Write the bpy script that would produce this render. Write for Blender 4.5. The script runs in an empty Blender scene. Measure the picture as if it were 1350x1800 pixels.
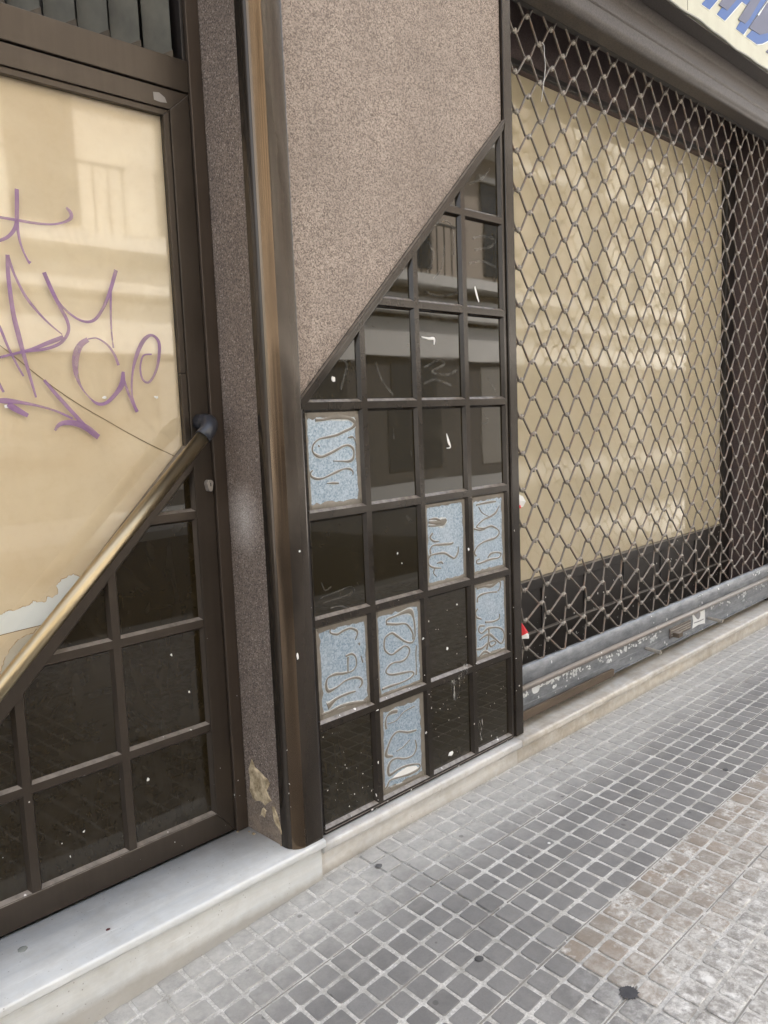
import bpy, bmesh, math, random
from mathutils import Vector, Matrix
random.seed(7)
scene = bpy.context.scene
COL = scene.collection

# ------------------------------------------------------------------ camera
F = 1411.09
CAM = Vector((-1.42978, -1.74959, 1.19861))
R0 = Vector((0.7081372717684693, -0.7050164183426878, -0.038645235146879724))
R1 = Vector((-0.11060919036999128, -0.05670925828609924, -0.9922447616542682))
R2 = Vector((0.6973573053593146, 0.7069200166156628, -0.11813923467716753))
cd = bpy.data.cameras.new('camera'); cam = bpy.data.objects.new('camera', cd); COL.objects.link(cam)
cd.sensor_fit = 'VERTICAL'; cd.sensor_height = 36.0; cd.lens = F / 1800 * 36.0
cd.clip_start = 0.02; cd.clip_end = 500
M = Matrix((R0, -R1, -R2)).transposed().to_4x4(); M.translation = CAM
cam.matrix_world = M
scene.camera = cam
scene.render.resolution_x = 768; scene.render.resolution_y = 1024

# ------------------------------------------------------------------ light
SUN_EL, SUN_AZ = math.radians(52), math.radians(18)       # azimuth from +Y: the sun stands behind the shop, the street side lies in open shade
w = bpy.data.worlds.new("World"); scene.world = w; w.use_nodes = True
nt = w.node_tree; nt.nodes.clear()
sky = nt.nodes.new('ShaderNodeTexSky'); sky.sky_type = 'NISHITA'; sky.sun_disc = False
sky.sun_elevation = SUN_EL; sky.sun_rotation = SUN_AZ
sky.air_density = 1.0; sky.dust_density = 4.0; sky.ozone_density = 1.0
bgn = nt.nodes.new('ShaderNodeBackground'); bgn.inputs['Strength'].default_value = 0.15
wo = nt.nodes.new('ShaderNodeOutputWorld')
hs = nt.nodes.new('ShaderNodeHueSaturation'); hs.inputs['Saturation'].default_value = 0.42      # milky, thinly veiled sky
nt.links.new(sky.outputs[0], hs.inputs['Color']); nt.links.new(hs.outputs[0], bgn.inputs[0]); nt.links.new(bgn.outputs[0], wo.inputs[0])
sd = bpy.data.lights.new('sun', 'SUN'); sd.energy = 3.0; sd.angle = math.radians(0.6); sd.color = (1.0, 0.95, 0.88)
so = bpy.data.objects.new('sun', sd); COL.objects.link(so)
sdir = Vector((math.sin(SUN_AZ) * math.cos(SUN_EL), math.cos(SUN_AZ) * math.cos(SUN_EL), math.sin(SUN_EL)))
so.rotation_euler = sdir.to_track_quat('Z', 'Y').to_euler(); so.location = sdir * 30
vs = scene.view_settings
vs.view_transform = 'Standard'; vs.look = 'None'; vs.gamma = 1; vs.exposure = 2.38
vs.use_curve_mapping = False

# ------------------------------------------------------------------ measuring: photo pixel -> point on a real plane
def at(px, py, ax, val):
    d = R0 * ((px - 675) / F) + R1 * ((py - 900) / F) + R2
    t = (val - CAM[ax]) / d[ax]
    return CAM + d * t
def crop(ox, oy, s):
    return lambda a, b: (ox + a / s, oy + b / s)

# ------------------------------------------------------------------ object helpers
def empty(name, loc, label, cat, group=None):
    o = bpy.data.objects.new(name, None); COL.objects.link(o); o.location = loc
    o.empty_display_size = 0.1
    o['label'] = label; o['category'] = cat
    if group: o['group'] = group
    return o
def rootloc(o):
    v = Vector((0, 0, 0))
    while o is not None:
        v = v + Vector(o.location); o = o.parent
    return v
def obj(name, V, Fc, mat, parent=None, label=None, smooth=False, cat=None, group=None, kind=None, mats=None, midx=None, bevel=0):
    off = rootloc(parent) if parent else Vector((0, 0, 0))
    me = bpy.data.meshes.new(name)
    me.from_pydata([tuple(Vector(v) - off) for v in V], [], Fc); me.update()
    for m in (mats or [mat]): me.materials.append(m)
    if midx:
        for p_, i in zip(me.polygons, midx): p_.material_index = i
    if smooth:
        for p_ in me.polygons: p_.use_smooth = True
    o = bpy.data.objects.new(name, me); COL.objects.link(o)
    if parent: o.parent = parent
    if bevel:
        b = o.modifiers.new('bevel', 'BEVEL'); b.width = bevel; b.segments = 2; b.limit_method = 'ANGLE'
        b.harden_normals = False
    if label: o['label'] = label
    if cat: o['category'] = cat
    if group: o['group'] = group
    if kind: o['kind'] = kind
    return o
class MB:
    def __init__(s): s.V = []; s.F = []
    def add(s, V, Fc):
        n = len(s.V); s.V += [Vector(v) for v in V]; s.F += [[i + n for i in f] for f in Fc]; return s
    def box(s, a, b):
        x0, y0, z0 = a; x1, y1, z1 = b
        return s.add([(x0,y0,z0),(x1,y0,z0),(x1,y1,z0),(x0,y1,z0),(x0,y0,z1),(x1,y0,z1),(x1,y1,z1),(x0,y1,z1)],
                     [(0,3,2,1),(4,5,6,7),(0,1,5,4),(1,2,6,5),(2,3,7,6),(3,0,4,7)])
    def prism(s, poly, axis, a, b):
        # poly in the two other axes (x,z) for axis y ; (y,z) for axis x ; (x,y) for axis z
        n = len(poly)
        def P(u, v, t): return {1: (u, t, v), 0: (t, u, v), 2: (u, v, t)}[axis]
        V = [P(u, v, a) for u, v in poly] + [P(u, v, b) for u, v in poly]
        F_ = [list(range(n)), list(range(2*n-1, n-1, -1))] + [[i, i+n, (i+1) % n + n, (i+1) % n] for i in range(n)]
        return s.add(V, F_)
    def tube(s, pts, rad, seg=8, caps=True):
        pts = [Vector(p) for p in pts]; n = len(pts); base = len(s.V)
        rads = rad if isinstance(rad, (list, tuple)) else [rad] * n
        prev = None
        for i, p_ in enumerate(pts):
            t = (pts[min(i+1, n-1)] - pts[max(i-1, 0)]).normalized()
            ref = Vector((0, 1, 0)) if abs(t.y) < .9 else Vector((1, 0, 0))
            if prev is None: u = (ref - t * ref.dot(t)).normalized()
            else: u = (prev - t * prev.dot(t)).normalized()
            prev = u; v = t.cross(u)
            for k in range(seg):
                a = 2 * math.pi * k / seg
                s.V.append(p_ + (u * math.cos(a) + v * math.sin(a)) * rads[i])
        for i in range(n-1):
            for k in range(seg):
                a = base + i*seg + k; b = base + i*seg + (k+1) % seg
                s.F.append([a, b, b+seg, a+seg])
        if caps:
            s.F.append([base + k for k in range(seg)][::-1]); s.F.append([base + (n-1)*seg + k for k in range(seg)])
        return s
    def build(s, name, mat, parent=None, **k):
        me_ = obj(name, s.V, s.F, mat, parent, **k)
        bm = bmesh.new(); bm.from_mesh(me_.data); bmesh.ops.recalc_face_normals(bm, faces=bm.faces)
        bm.to_mesh(me_.data); bm.free(); return me_
def smoothpts(P, n=6):
    P = [tuple(p) for p in P]; out = []
    for i in range(len(P)-1):
        p0 = P[max(i-1, 0)]; p1 = P[i]; p2 = P[i+1]; p3 = P[min(i+2, len(P)-1)]
        for k in range(n):
            t = k / n
            out.append(tuple(.5*((2*b) + (-a+c)*t + (2*a-5*b+4*c-d)*t*t + (-a+3*b-3*c+d)*t**3) for a, b, c, d in zip(p0, p1, p2, p3)))
    out.append(P[-1]); return out
def bead(mb, pts, wd, y, h):
    """raised bead on the plane y (towards the street), pts = (x,z,[w]) ; half-round section"""
    n = len(pts); base = len(mb.V); sec = [(-1, 0), (-.7, .75), (0, 1), (.7, .75), (1, 0)]
    for i, p_ in enumerate(pts):
        a = pts[max(i-1, 0)]; b = pts[min(i+1, n-1)]
        d = Vector((b[0]-a[0], b[1]-a[1])); d = d.normalized() if d.length > 1e-9 else Vector((1, 0)); nn = Vector((-d.y, d.x))
        ww = (p_[2] if len(p_) > 2 else 1) * wd
        for sx, sy in sec: mb.V.append(Vector((p_[0] + nn.x*sx*ww, y - h*sy, p_[1] + nn.y*sx*ww)))
    for i in range(n-1):
        for k in range(4):
            a = base + i*5 + k; mb.F.append([a, a+1, a+6, a+5])
    mb.F.append([base+k for k in range(5)]); mb.F.append([base+(n-1)*5+k for k in range(5)][::-1])
def insidepoly(poly):  # ensure CCW
    a = sum(poly[i][0]*poly[(i+1) % len(poly)][1] - poly[(i+1) % len(poly)][0]*poly[i][1] for i in range(len(poly)))
    return poly if a > 0 else poly[::-1]
def clip(poly, a, b, c):
    """keep a*x+b*z<=c"""
    out = []; n = len(poly)
    for i in range(n):
        p_, q = poly[i], poly[(i+1) % n]; dp = a*p_[0]+b*p_[1]-c; dq = a*q[0]+b*q[1]-c
        if dp <= 1e-9: out.append(p_)
        if (dp < -1e-9 and dq > 1e-9) or (dp > 1e-9 and dq < -1e-9):
            t = dp/(dp-dq); out.append((p_[0]+(q[0]-p_[0])*t, p_[1]+(q[1]-p_[1])*t))
    return out
def inset(poly, ds):
    """inset convex CCW polygon; ds = distance per edge"""
    n = len(poly); L = []
    for i in range(n):
        p_, q = Vector(poly[i]), Vector(poly[(i+1) % n]); d = (q-p_).normalized(); nn = Vector((-d.y, d.x)); L.append((p_+nn*ds[i], d))
    out = []
    for i in range(n):
        (p1, d1), (p2, d2) = L[i-1], L[i]; cr = d1.x*d2.y-d1.y*d2.x
        t = ((p2.x-p1.x)*d2.y-(p2.y-p1.y)*d2.x)/cr; out.append(tuple(p1+d1*t))
    return out

# ------------------------------------------------------------------ materials
class NT:
    def __init__(s, name):
        s.m = bpy.data.materials.new(name); s.m.use_nodes = True; s.t = s.m.node_tree; s.t.nodes.clear()
        s.out = s.t.nodes.new('ShaderNodeOutputMaterial'); s.b = s.t.nodes.new('ShaderNodeBsdfPrincipled')
        s.t.links.new(s.b.outputs[0], s.out.inputs[0])
        s.geo = s.t.nodes.new('ShaderNodeNewGeometry'); s.pos = s.geo.outputs['Position']
        s.xyz = s.t.nodes.new('ShaderNodeSeparateXYZ'); s.t.links.new(s.pos, s.xyz.inputs[0])
        s.X, s.Y, s.Z = s.xyz.outputs
    def put(s, sock, v):
        if hasattr(v, 'node'): s.t.links.new(v, sock)
        else: sock.default_value = v
    def set(s, **k):
        names = dict(col='Base Color', rough='Roughness', metal='Metallic', spec='Specular IOR Level', nrm='Normal', coat='Coat Weight', crough='Coat Roughness', alpha='Alpha', trans='Transmission Weight', ior='IOR')
        for a, v in k.items():
            if a == 'col' and not hasattr(v, 'node') and len(v) == 3: v = (*v, 1)
            s.put(s.b.inputs[names[a]], v)
        return s
    def math(s, op, a, b=0.0, c=None, clamp=False):
        n = s.t.nodes.new('ShaderNodeMath'); n.operation = op; n.use_clamp = clamp
        s.put(n.inputs[0], a); s.put(n.inputs[1], b)
        if c is not None: s.put(n.inputs[2], c)
        return n.outputs[0]
    def coords(s, sc=(1, 1, 1), loc=(0, 0, 0), rot=(0, 0, 0)):
        n = s.t.nodes.new('ShaderNodeMapping'); s.t.links.new(s.pos, n.inputs[0])
        n.inputs['Scale'].default_value = sc; n.inputs['Location'].default_value = loc; n.inputs['Rotation'].default_value = rot
        return n.outputs[0]
    def noise(s, scale, detail=4, rough=.55, vec=None, dist=0, out=0):
        n = s.t.nodes.new('ShaderNodeTexNoise'); s.put(n.inputs['Vector'], vec or s.pos)
        n.inputs['Scale'].default_value = scale; n.inputs['Detail'].default_value = detail
        n.inputs['Roughness'].default_value = rough; n.inputs['Distortion'].default_value = dist
        return n.outputs[out]
    def vor(s, scale, vec=None, feat='F1', out=0, rnd=1):
        n = s.t.nodes.new('ShaderNodeTexVoronoi'); n.feature = feat; s.put(n.inputs['Vector'], vec or s.pos)
        n.inputs['Scale'].default_value = scale; n.inputs['Randomness'].default_value = rnd
        return n.outputs[out]
    def ramp(s, v, a, b, c0=0.0, c1=1.0):
        n = s.t.nodes.new('ShaderNodeMapRange'); s.put(n.inputs[0], v)
        for i, x in zip((1, 2, 3, 4), (a, b, c0, c1)): s.put(n.inputs[i], x)
        return n.outputs[0]
    def mix(s, f, a, b, op='MIX'):
        n = s.t.nodes.new('ShaderNodeMix'); n.data_type = 'RGBA'; n.blend_type = op
        s.put(n.inputs[0], f)
        for i, v in ((6, a), (7, b)):
            if not hasattr(v, 'node') and len(v) == 3: v = (*v, 1)
            s.put(n.inputs[i], v)
        return n.outputs[2]
    def bump(s, h, strength=.3, dist=.002, nrm=None):
        n = s.t.nodes.new('ShaderNodeBump'); s.put(n.inputs['Height'], h)
        n.inputs['Strength'].default_value = strength; n.inputs['Distance'].default_value = dist
        if nrm: s.t.links.new(nrm, n.inputs['Normal'])
        return n.outputs[0]
    def specks(s, scale=90, size=.25, dens=.5, zfall=(0.9, 0.0), vec=None):
        """small splatter marks; more of them near the ground"""
        v = vec or s.coords((1, 1, .75), (0, 0, 0), (0, .5, 0))
        wob = s.t.nodes.new('ShaderNodeVectorMath'); wob.operation = 'ADD'
        nz = s.t.nodes.new('ShaderNodeVectorMath'); nz.operation = 'SCALE'; s.put(nz.inputs[0], s.noise(60, 2, out=1)); nz.inputs['Scale'].default_value = .012
        s.put(wob.inputs[0], v); s.put(wob.inputs[1], nz.outputs[0])
        n = s.t.nodes.new('ShaderNodeTexVoronoi'); s.put(n.inputs['Vector'], wob.outputs[0]); n.inputs['Scale'].default_value = scale
        sp = s.t.nodes.new('ShaderNodeSeparateColor'); s.put(sp.inputs[0], n.outputs['Color'])
        pres = s.math('MULTIPLY', s.ramp(s.Z, zfall[0], zfall[1]), s.ramp(s.noise(7, 3), .38, .62))
        pres = s.math('MULTIPLY', pres, dens)
        hit = s.math('LESS_THAN', sp.outputs[0], pres)
        rad = s.math('MULTIPLY', s.math('POWER', sp.outputs[1], 3.0), size)
        rad = s.math('ADD', rad, .045)
        return s.math('MULTIPLY', hit, s.math('LESS_THAN', n.outputs['Distance'], rad))

def mk_granite(name, base, contrast=1.0, scratch=False):
    n = NT(name)
    v = n.vor(300, out=1); sp = n.t.nodes.new('ShaderNodeSeparateColor'); n.put(sp.inputs[0], v)
    g1 = n.noise(300, 4, .75)
    g = n.math('ADD', n.math('MULTIPLY', sp.outputs[0], .5), n.math('MULTIPLY', g1, .9))
    t = n.ramp(g, .42, .95)
    b = base
    c = n.mix(t, tuple(x*.37 for x in b), tuple(min(1, x*1.41) for x in b))
    c = n.mix(n.math('MULTIPLY', n.ramp(sp.outputs[1], .94, .96), .35), c, (.70, .62, .54))
    blot = n.ramp(n.noise(4.5, 5, .6), .35, .7)
    c = n.mix(n.math('MULTIPLY', blot, .40), c, tuple(x*.55 for x in b))
    stain = n.ramp(n.noise(2.2, 5, .65, vec=n.coords((1.6, 1, .5), (3, 0, 1))), .52, .72)
    c = n.mix(n.math('MULTIPLY', stain, .25), c, (.16, .115, .09))
    n.set(col=c, rough=.85, spec=.3, nrm=n.bump(g, .8, .0022))
    return n, c
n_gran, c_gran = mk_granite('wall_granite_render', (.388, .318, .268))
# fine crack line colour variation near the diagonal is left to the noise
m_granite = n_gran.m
n_rev, c = mk_granite('shade_tinted_reveal_render', (.20, .158, .130))  # wall render again, base darkened partly for the shade in the recess
# bleached scuff mark and the broken corner at the foot
d = n_rev.math('SQRT', n_rev.math('ADD', n_rev.math('POWER', n_rev.math('MULTIPLY', n_rev.math('SUBTRACT', n_rev.Z, .93), .75), 2.0), n_rev.math('POWER', n_rev.math('SUBTRACT', n_rev.Y, .11), 2.0)))
sc = n_rev.ramp(n_rev.math('ADD', d, n_rev.math('MULTIPLY', n_rev.noise(30), .03)), .015, .10, 1, 0)
c = n_rev.mix(n_rev.math('MULTIPLY', sc, n_rev.ramp(n_rev.noise(300, 3), .4, .7, .3, .95)), c, (.66, .60, .55))
zz = n_rev.math('ADD', n_rev.Z, n_rev.math('MULTIPLY', n_rev.noise(9, 5, .7), .12))
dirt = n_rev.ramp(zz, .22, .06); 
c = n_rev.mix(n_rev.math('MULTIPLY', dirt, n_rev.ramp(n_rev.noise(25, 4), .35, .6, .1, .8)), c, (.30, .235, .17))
n_rev.set(col=c); m_reveal = n_rev.m

def mk_bronze(name, base=(.105, .078, .056), rough=.34, metal=.55, dirt=.5, zf=(.9, 0.0)):
    n = NT(name)
    st = n.noise(60, 3, .6, vec=n.coords((1, 1, .03)))
    c = n.mix(n.ramp(st, .3, .7), tuple(x*.94 for x in base), tuple(x*1.06 for x in base))
    du = n.ramp(n.noise(6, 5, .65), .45, .75)
    c = n.mix(n.math('MULTIPLY', du, .10), c, (.17, .14, .115))
    nsep = n.t.nodes.new('ShaderNodeSeparateXYZ'); n.t.links.new(n.geo.outputs['Normal'], nsep.inputs[0])
    ledge = n.math('MULTIPLY', n.ramp(nsep.outputs[2], .35, .8), n.ramp(n.noise(45, 4, .7), .3, .6, .45, .9))  # dust on upward faces, paled to paint in the sky highlight on bevels
    c = n.mix(ledge, c, (.27, .235, .20)); metal = n.math('MULTIPLY', n.math('SUBTRACT', 1.0, ledge), metal)
    s1 = n.specks(85, .30, dirt, zf)
    c = n.mix(s1, c, (.72, .70, .66))
    n.set(col=c, metal=n.math('MULTIPLY', n.math('SUBTRACT', 1.0, s1), metal), rough=n.ramp(n.noise(5, 3), .3, .8, rough-.05, rough+.07), spec=.5,
          nrm=n.bump(n.noise(5, 2), .05, .01))
    return n
m_frame = mk_bronze('bronze_anodised_aluminium', (.027, .0205, .0145), .17, .34).m
m_door = mk_bronze('door_bronze_aluminium', (.066, .052, .040), .34, .6, .18, (.7, 0)).m
m_post = mk_bronze('corner_post_bronze', (.050, .040, .031), .17, .6, .35, (.5, -.05)).m
m_reflection = mk_bronze('bronze_reflection_tint', (.135, .098, .066), .18, .92, .3, (.5, -.05)).m  # golden tone paints the sunlit street's reflection into the round corner
m_dark = mk_bronze('dark_window_metal', (.022, .018, .016), .45, .2, .5, (.5, 0)).m

def mk_tile(name, base, dens, rough=.02, zf=(.8, 0)):
    n = NT(name)
    sm = n.ramp(n.noise(5, 5, .7, vec=n.coords((1, 1, 1.3), (2, 1, 0)), dist=1.2), .48, .78)
    sc = n.ramp(n.noise(9, 3, .5, vec=n.coords((1.5, 1, .35), (0, 0, 0), (0, .9, 0)), dist=2.5), .60, .63)
    c = n.mix(n.math('MULTIPLY', sm, .07), base, (.13, .115, .09))
    c = n.mix(n.math('MULTIPLY', sc, .006), c, (.5, .48, .44))
    film = n.math('MULTIPLY', n.ramp(n.Z, .45, .0), n.ramp(n.noise(26, 6, .8, vec=n.coords((1, 1, .55), (0, 0, 0), (0, .6, 0))), .42, .70))
    c = n.mix(n.math('MULTIPLY', film, .07), c, (.22, .21, .19))
    s1 = n.specks(95, .34, dens, zf)
    c = n.mix(s1, c, (.75, .74, .70))
    n.set(col=c, rough=n.math('ADD', n.math('MULTIPLY', sm, .05), rough), spec=.45, nrm=n.bump(n.noise(3.5, 1), .03, .012))
    return n.m
m_tile = mk_tile('dark_brown_glass', (.017, .0122, .0040), .75)
m_tiledoor = mk_tile('door_dark_glass', (.018, .0125, .0048), .06)

n = NT('galvanised_zinc')
v = n.vor(210, out=1); sp = n.t.nodes.new('ShaderNodeSeparateColor'); n.put(sp.inputs[0], v)
mot = n.math('ADD', n.math('MULTIPLY', sp.outputs[0], .45), n.math('MULTIPLY', n.noise(130, 4, .75), .75))
c = n.mix(n.ramp(mot, .3, .95), (.20, .275, .35), (.50, .58, .65))
c = n.mix(n.math('MULTIPLY', n.ramp(n.noise(7, 4), .45, .75), .35), c, (.58, .62, .66))
n.set(col=c, metal=.35, rough=n.ramp(mot, .3, .9, .5, .3), nrm=n.bump(mot, .12, .001)); m_zinc = n.m
n = NT('zinc_sealant')
n.set(col=n.mix(n.noise(40, 3), (.12, .105, .085), (.26, .23, .185)), rough=.42, spec=.5); m_seal = n.m

n = NT('zinc_sealant_pale')
n.set(col=n.mix(n.ramp(n.noise(70, 4, .7), .35, .65), (.36, .38, .38), (.60, .62, .61)), rough=.5); m_ridge = n.m

def mk_marble(name, base, dirtcol, amt, veincol=(.42, .44, .46)):
    n = NT(name)
    vn = n.noise(4.2, 9, .68, vec=n.coords((.5, 3.0, 3.0), (1, 2, 0), (0, 0, .12)), dist=1.1)
    c = n.mix(n.ramp(vn, .35, .68, 0, .55), base, veincol)
    c = n.mix(n.math('MULTIPLY', n.ramp(n.noise(26, 6, .7), .4, .75), amt), c, dirtcol)
    c = n.mix(n.math('MULTIPLY', n.ramp(n.noise(5, 5, .7, vec=n.coords((1, 1, 1), (7, 3, 0))), .5, .72), amt), c, tuple(x*.7 for x in dirtcol))
    pit = n.math('MULTIPLY', n.math('LESS_THAN', n.vor(75), .13), n.ramp(n.noise(12), .5, .6))
    c = n.mix(n.math('MULTIPLY', pit, .6), c, (.22, .2, .17))
    # long worn scratches along the tread
    scr = n.ramp(n.noise(60, 4, .6, vec=n.coords((.12, 1, 1), (0, 0, 0), (0, 0, -.05))), .66, .70)
    c = n.mix(n.math('MULTIPLY', scr, .35), c, (.85, .87, .87))
    foot = n.ramp(n.math('ADD', n.Z, n.math('MULTIPLY', n.noise(30, 5, .7), .022)), -.093, -.118)
    c = n.mix(n.math('MULTIPLY', foot, .6), c, (.27, .235, .19))
    # grime that gathers in the doorway corner
    gd = n.math('ADD', n.math('ADD', n.Y, n.math('MULTIPLY', n.X, .5)), n.math('MULTIPLY', n.noise(18, 5, .7), .16))
    gd = n.math('MULTIPLY', n.ramp(gd, .03, .17), n.math('LESS_THAN', n.X, -.02))
    c = n.mix(n.math('MULTIPLY', gd, .6), c, (.36, .31, .255))
    n.set(col=c, rough=n.ramp(n.noise(10, 4), .3, .7, .28, .5), spec=.5, nrm=n.bump(n.noise(120, 4), .1, .001)); return n.m
m_marble = mk_marble('threshold_marble', (.745, .75, .73), (.50, .47, .40), .3, (.47, .51, .54))
m_marble2 = mk_marble('step_marble', (.70, .68, .64), (.40, .33, .24), .38)
m_marble3 = mk_marble('sill_marble', (.66, .62, .55), (.36, .28, .18), .6)

# paving
n = NT('paving_square')
att = n.t.nodes.new('ShaderNodeAttribute'); att.attribute_name = 'tone'; 
tone = att.outputs['Fac']
a2 = n.t.nodes.new('ShaderNodeAttribute'); a2.attribute_name = 'brown'
fine = n.noise(220, 4, .7)
g = n.mix(tone, (.176, .170, .164), (.280, .273, .264))
br = n.mix(tone, (.27, .232, .19), (.36, .29, .225))
c = n.mix(a2.outputs['Fac'], g, br)
c = n.mix(n.math('MULTIPLY', n.ramp(fine, .3, .7), .35), c, (.13, .125, .12))
c = n.mix(n.math('MULTIPLY', n.ramp(n.noise(16, 5, .7), .42, .72), .35), c, (.33, .32, .30))
wall = n.ramp(n.math('ADD', n.Y, n.math('MULTIPLY', n.noise(6, 5, .7), .22)), -.29, -.05)
far = n.ramp(n.math('ADD', n.math('ADD', n.Y, n.math('MULTIPLY', n.X, -.02)), n.math('MULTIPLY', n.noise(4, 5, .7), -.5)), -.98, -1.28)
far = n.math('MULTIPLY', far, n.ramp(n.X, -.15, .15))
dust = n.math('MAXIMUM', n.math('MULTIPLY', wall, .95), n.math('MULTIPLY', far, 1.2))
blob = n.ramp(n.noise(24, 7, .8), .43, .57)
br_d = n.math('MULTIPLY', n.math('MULTIPLY', a2.outputs['Fac'], n.ramp(n.noise(9, 4, .7), .48, .60)), n.ramp(n.noise(70, 4, .7), .40, .54))
smooth_ = n.math('MULTIPLY', wall, n.math('ADD', .40, n.math('MULTIPLY', n.ramp(n.noise(30, 6, .75), .35, .65), .38)))
dust = n.math('MULTIPLY', far, 1.1)
dd = n.math('MAXIMUM', n.math('MULTIPLY', dust, n.math('ADD', n.math('MULTIPLY', blob, .75), n.math('MULTIPLY', dust, .18)), clamp=True), n.math('MULTIPLY', br_d, .9))
dcol = n.mix(n.ramp(n.noise(38, 6, .75), .38, .62), (.43, .41, .375), (.76, .745, .71))
c = n.mix(dd, c, dcol)
c = n.mix(smooth_, c, n.mix(n.noise(14, 5, .7), (.46, .44, .40), (.66, .64, .60)))
sp_ = n.math('LESS_THAN', n.vor(11, vec=n.coords((1, 1, 0))), n.math('MULTIPLY', n.noise(40, 3), .14))
c = n.mix(n.math('MULTIPLY', sp_, .45), c, (.07, .065, .06))
n.set(col=c, rough=.75, spec=.35, nrm=n.bump(n.noise(180, 5, .7), .5, .0015)); m_pave = n.m
n = NT('paving_grout')
c = n.mix(n.ramp(n.noise(160, 5, .75), .35, .65), (.44, .425, .395), (.76, .74, .70))
c = n.mix(n.math('MULTIPLY', n.ramp(n.noise(13, 6, .75), .42, .66), .75), c, (.26, .245, .215))
c = n.mix(n.math('MULTIPLY', n.math('LESS_THAN', n.vor(140), .16), n.ramp(n.noise(9), .45, .55, 0, .7)), c, (.12, .11, .10))
n.set(col=c, rough=.9, nrm=n.bump(n.noise(250, 4, .7), .7, .0015)); m_grout = n.m
n = NT('paving_joint_dark'); n.set(col=n.mix(n.noise(90, 4), (.16, .15, .13), (.36, .34, .31)), rough=.9); m_joint = n.m

n = NT('cream_paper')
cr = n.noise(2.2, 5, .55, vec=n.coords((1, 1, 1.6), (4, 0, 2)), dist=.6)
c = n.mix(n.ramp(cr, .3, .7), (.62, .485, .325), (.72, .60, .435))
c = n.mix(n.math('MULTIPLY', n.ramp(n.noise(40, 5, .65), .5, .8), .18), c, (.50, .36, .20))
n.set(col=c, rough=.8, spec=.2, nrm=n.bump(n.noise(2.6, 3, vec=n.coords((1.2, 1, .8), (0, 0, 0), (0, .7, 0)), dist=1), .5, .03)); m_paper = n.m
n = NT('display_paper')
cr = n.noise(1.4, 4, .55)
c = n.mix(n.ramp(cr, .3, .7), (.50, .415, .285), (.58, .49, .35))
n.set(col=c, rough=.8, spec=.2, nrm=n.bump(n.noise(1.2, 3), .15, .01)); m_paper2 = n.m
n = NT('bleached_paper'); n.set(col=n.mix(n.noise(6, 5), (.62, .62, .60), (.78, .80, .80)), rough=.8); m_white_paper = n.m
n = NT('water_stain'); n.set(col=n.mix(n.ramp(n.noise(50, 3), .4, .6), (.42, .27, .14), (.62, .50, .36)), rough=.85); m_stain = n.m
n = NT('paper_crease'); n.set(col=(.22, .15, .08), rough=.85); m_crease = n.m

# clear thin glass: mirror coat by Fresnel over a transparent sheet
def mk_glass(name, tint=(.97, .98, .96), boost=1.0, rough=.03):
    n = NT(name); n.t.nodes.remove(n.b)
    tr = n.t.nodes.new('ShaderNodeBsdfTransparent'); tr.inputs[0].default_value = (*tint, 1)
    gl = n.t.nodes.new('ShaderNodeBsdfGlossy'); gl.inputs['Roughness'].default_value = rough
    gl.inputs[0].default_value = (1, 1, 1, 1)
    bp = n.bump(n.noise(1.8, 0), .018, .05); n.t.links.new(bp, gl.inputs['Normal'])
    dt = n.t.nodes.new('ShaderNodeVectorMath'); dt.operation = 'DOT_PRODUCT'
    n.t.links.new(n.geo.outputs['Normal'], dt.inputs[0]); n.t.links.new(n.geo.outputs['Incoming'], dt.inputs[1])
    ca = n.math('ABSOLUTE', dt.outputs['Value']); p5 = n.math('POWER', n.math('SUBTRACT', 1.0, ca), 5.0)
    f2 = n.math('MULTIPLY', n.math('ADD', n.math('MULTIPLY', p5, .96), .043), 1.9 * boost, clamp=True)   # both faces of a thin sheet
    mx = n.t.nodes.new('ShaderNodeMixShader'); n.t.links.new(f2, mx.inputs[0])
    n.t.links.new(tr.outputs[0], mx.inputs[1]); n.t.links.new(gl.outputs[0], mx.inputs[2]); n.t.links.new(mx.outputs[0], n.out.inputs[0])
    return n.m
m_glass = mk_glass('window_glass', boost=.75)
n = NT('louvre_glass'); n.set(col=n.mix(n.ramp(n.noise(16, 5, vec=n.coords((1, 1, .6))), .35, .7), (.014, .017, .016), (.06, .062, .052)), rough=.3, spec=.45); m_louvre = n.m
n = NT('purple_marker'); n.set(col=n.mix(n.noise(25, 3), (.20, .09, .24), (.34, .20, .36)), rough=.5)
tr = n.t.nodes.new('ShaderNodeBsdfTransparent'); mx = n.t.nodes.new('ShaderNodeMixShader'); n.put(mx.inputs[0], n.ramp(n.noise(14, 3), .3, .7, .5, .92))
n.t.links.new(tr.outputs[0], mx.inputs[1]); n.t.links.new(n.b.outputs[0], mx.inputs[2]); n.t.links.new(mx.outputs[0], n.out.inputs[0]); m_purple = n.m

n = NT('brushed_brass')
c = n.mix(n.noise(300, 3, vec=n.coords((.03, 1, .03), (0, 0, 0), (0, .785, 0))), (.36, .285, .175), (.52, .43, .28))
n.set(col=c, metal=1.0, rough=.31); m_brass = n.m
n = NT('black_plastic'); n.set(col=(.025, .027, .035), rough=.32, spec=.6); m_blackpl = n.m
n = NT('lock_steel'); n.set(col=(.42, .38, .34), metal=.6, rough=.45); m_lock = n.m
n = NT('key_slot'); n.set(col=(.03, .03, .03), rough=.5); m_slot = n.m

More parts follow.
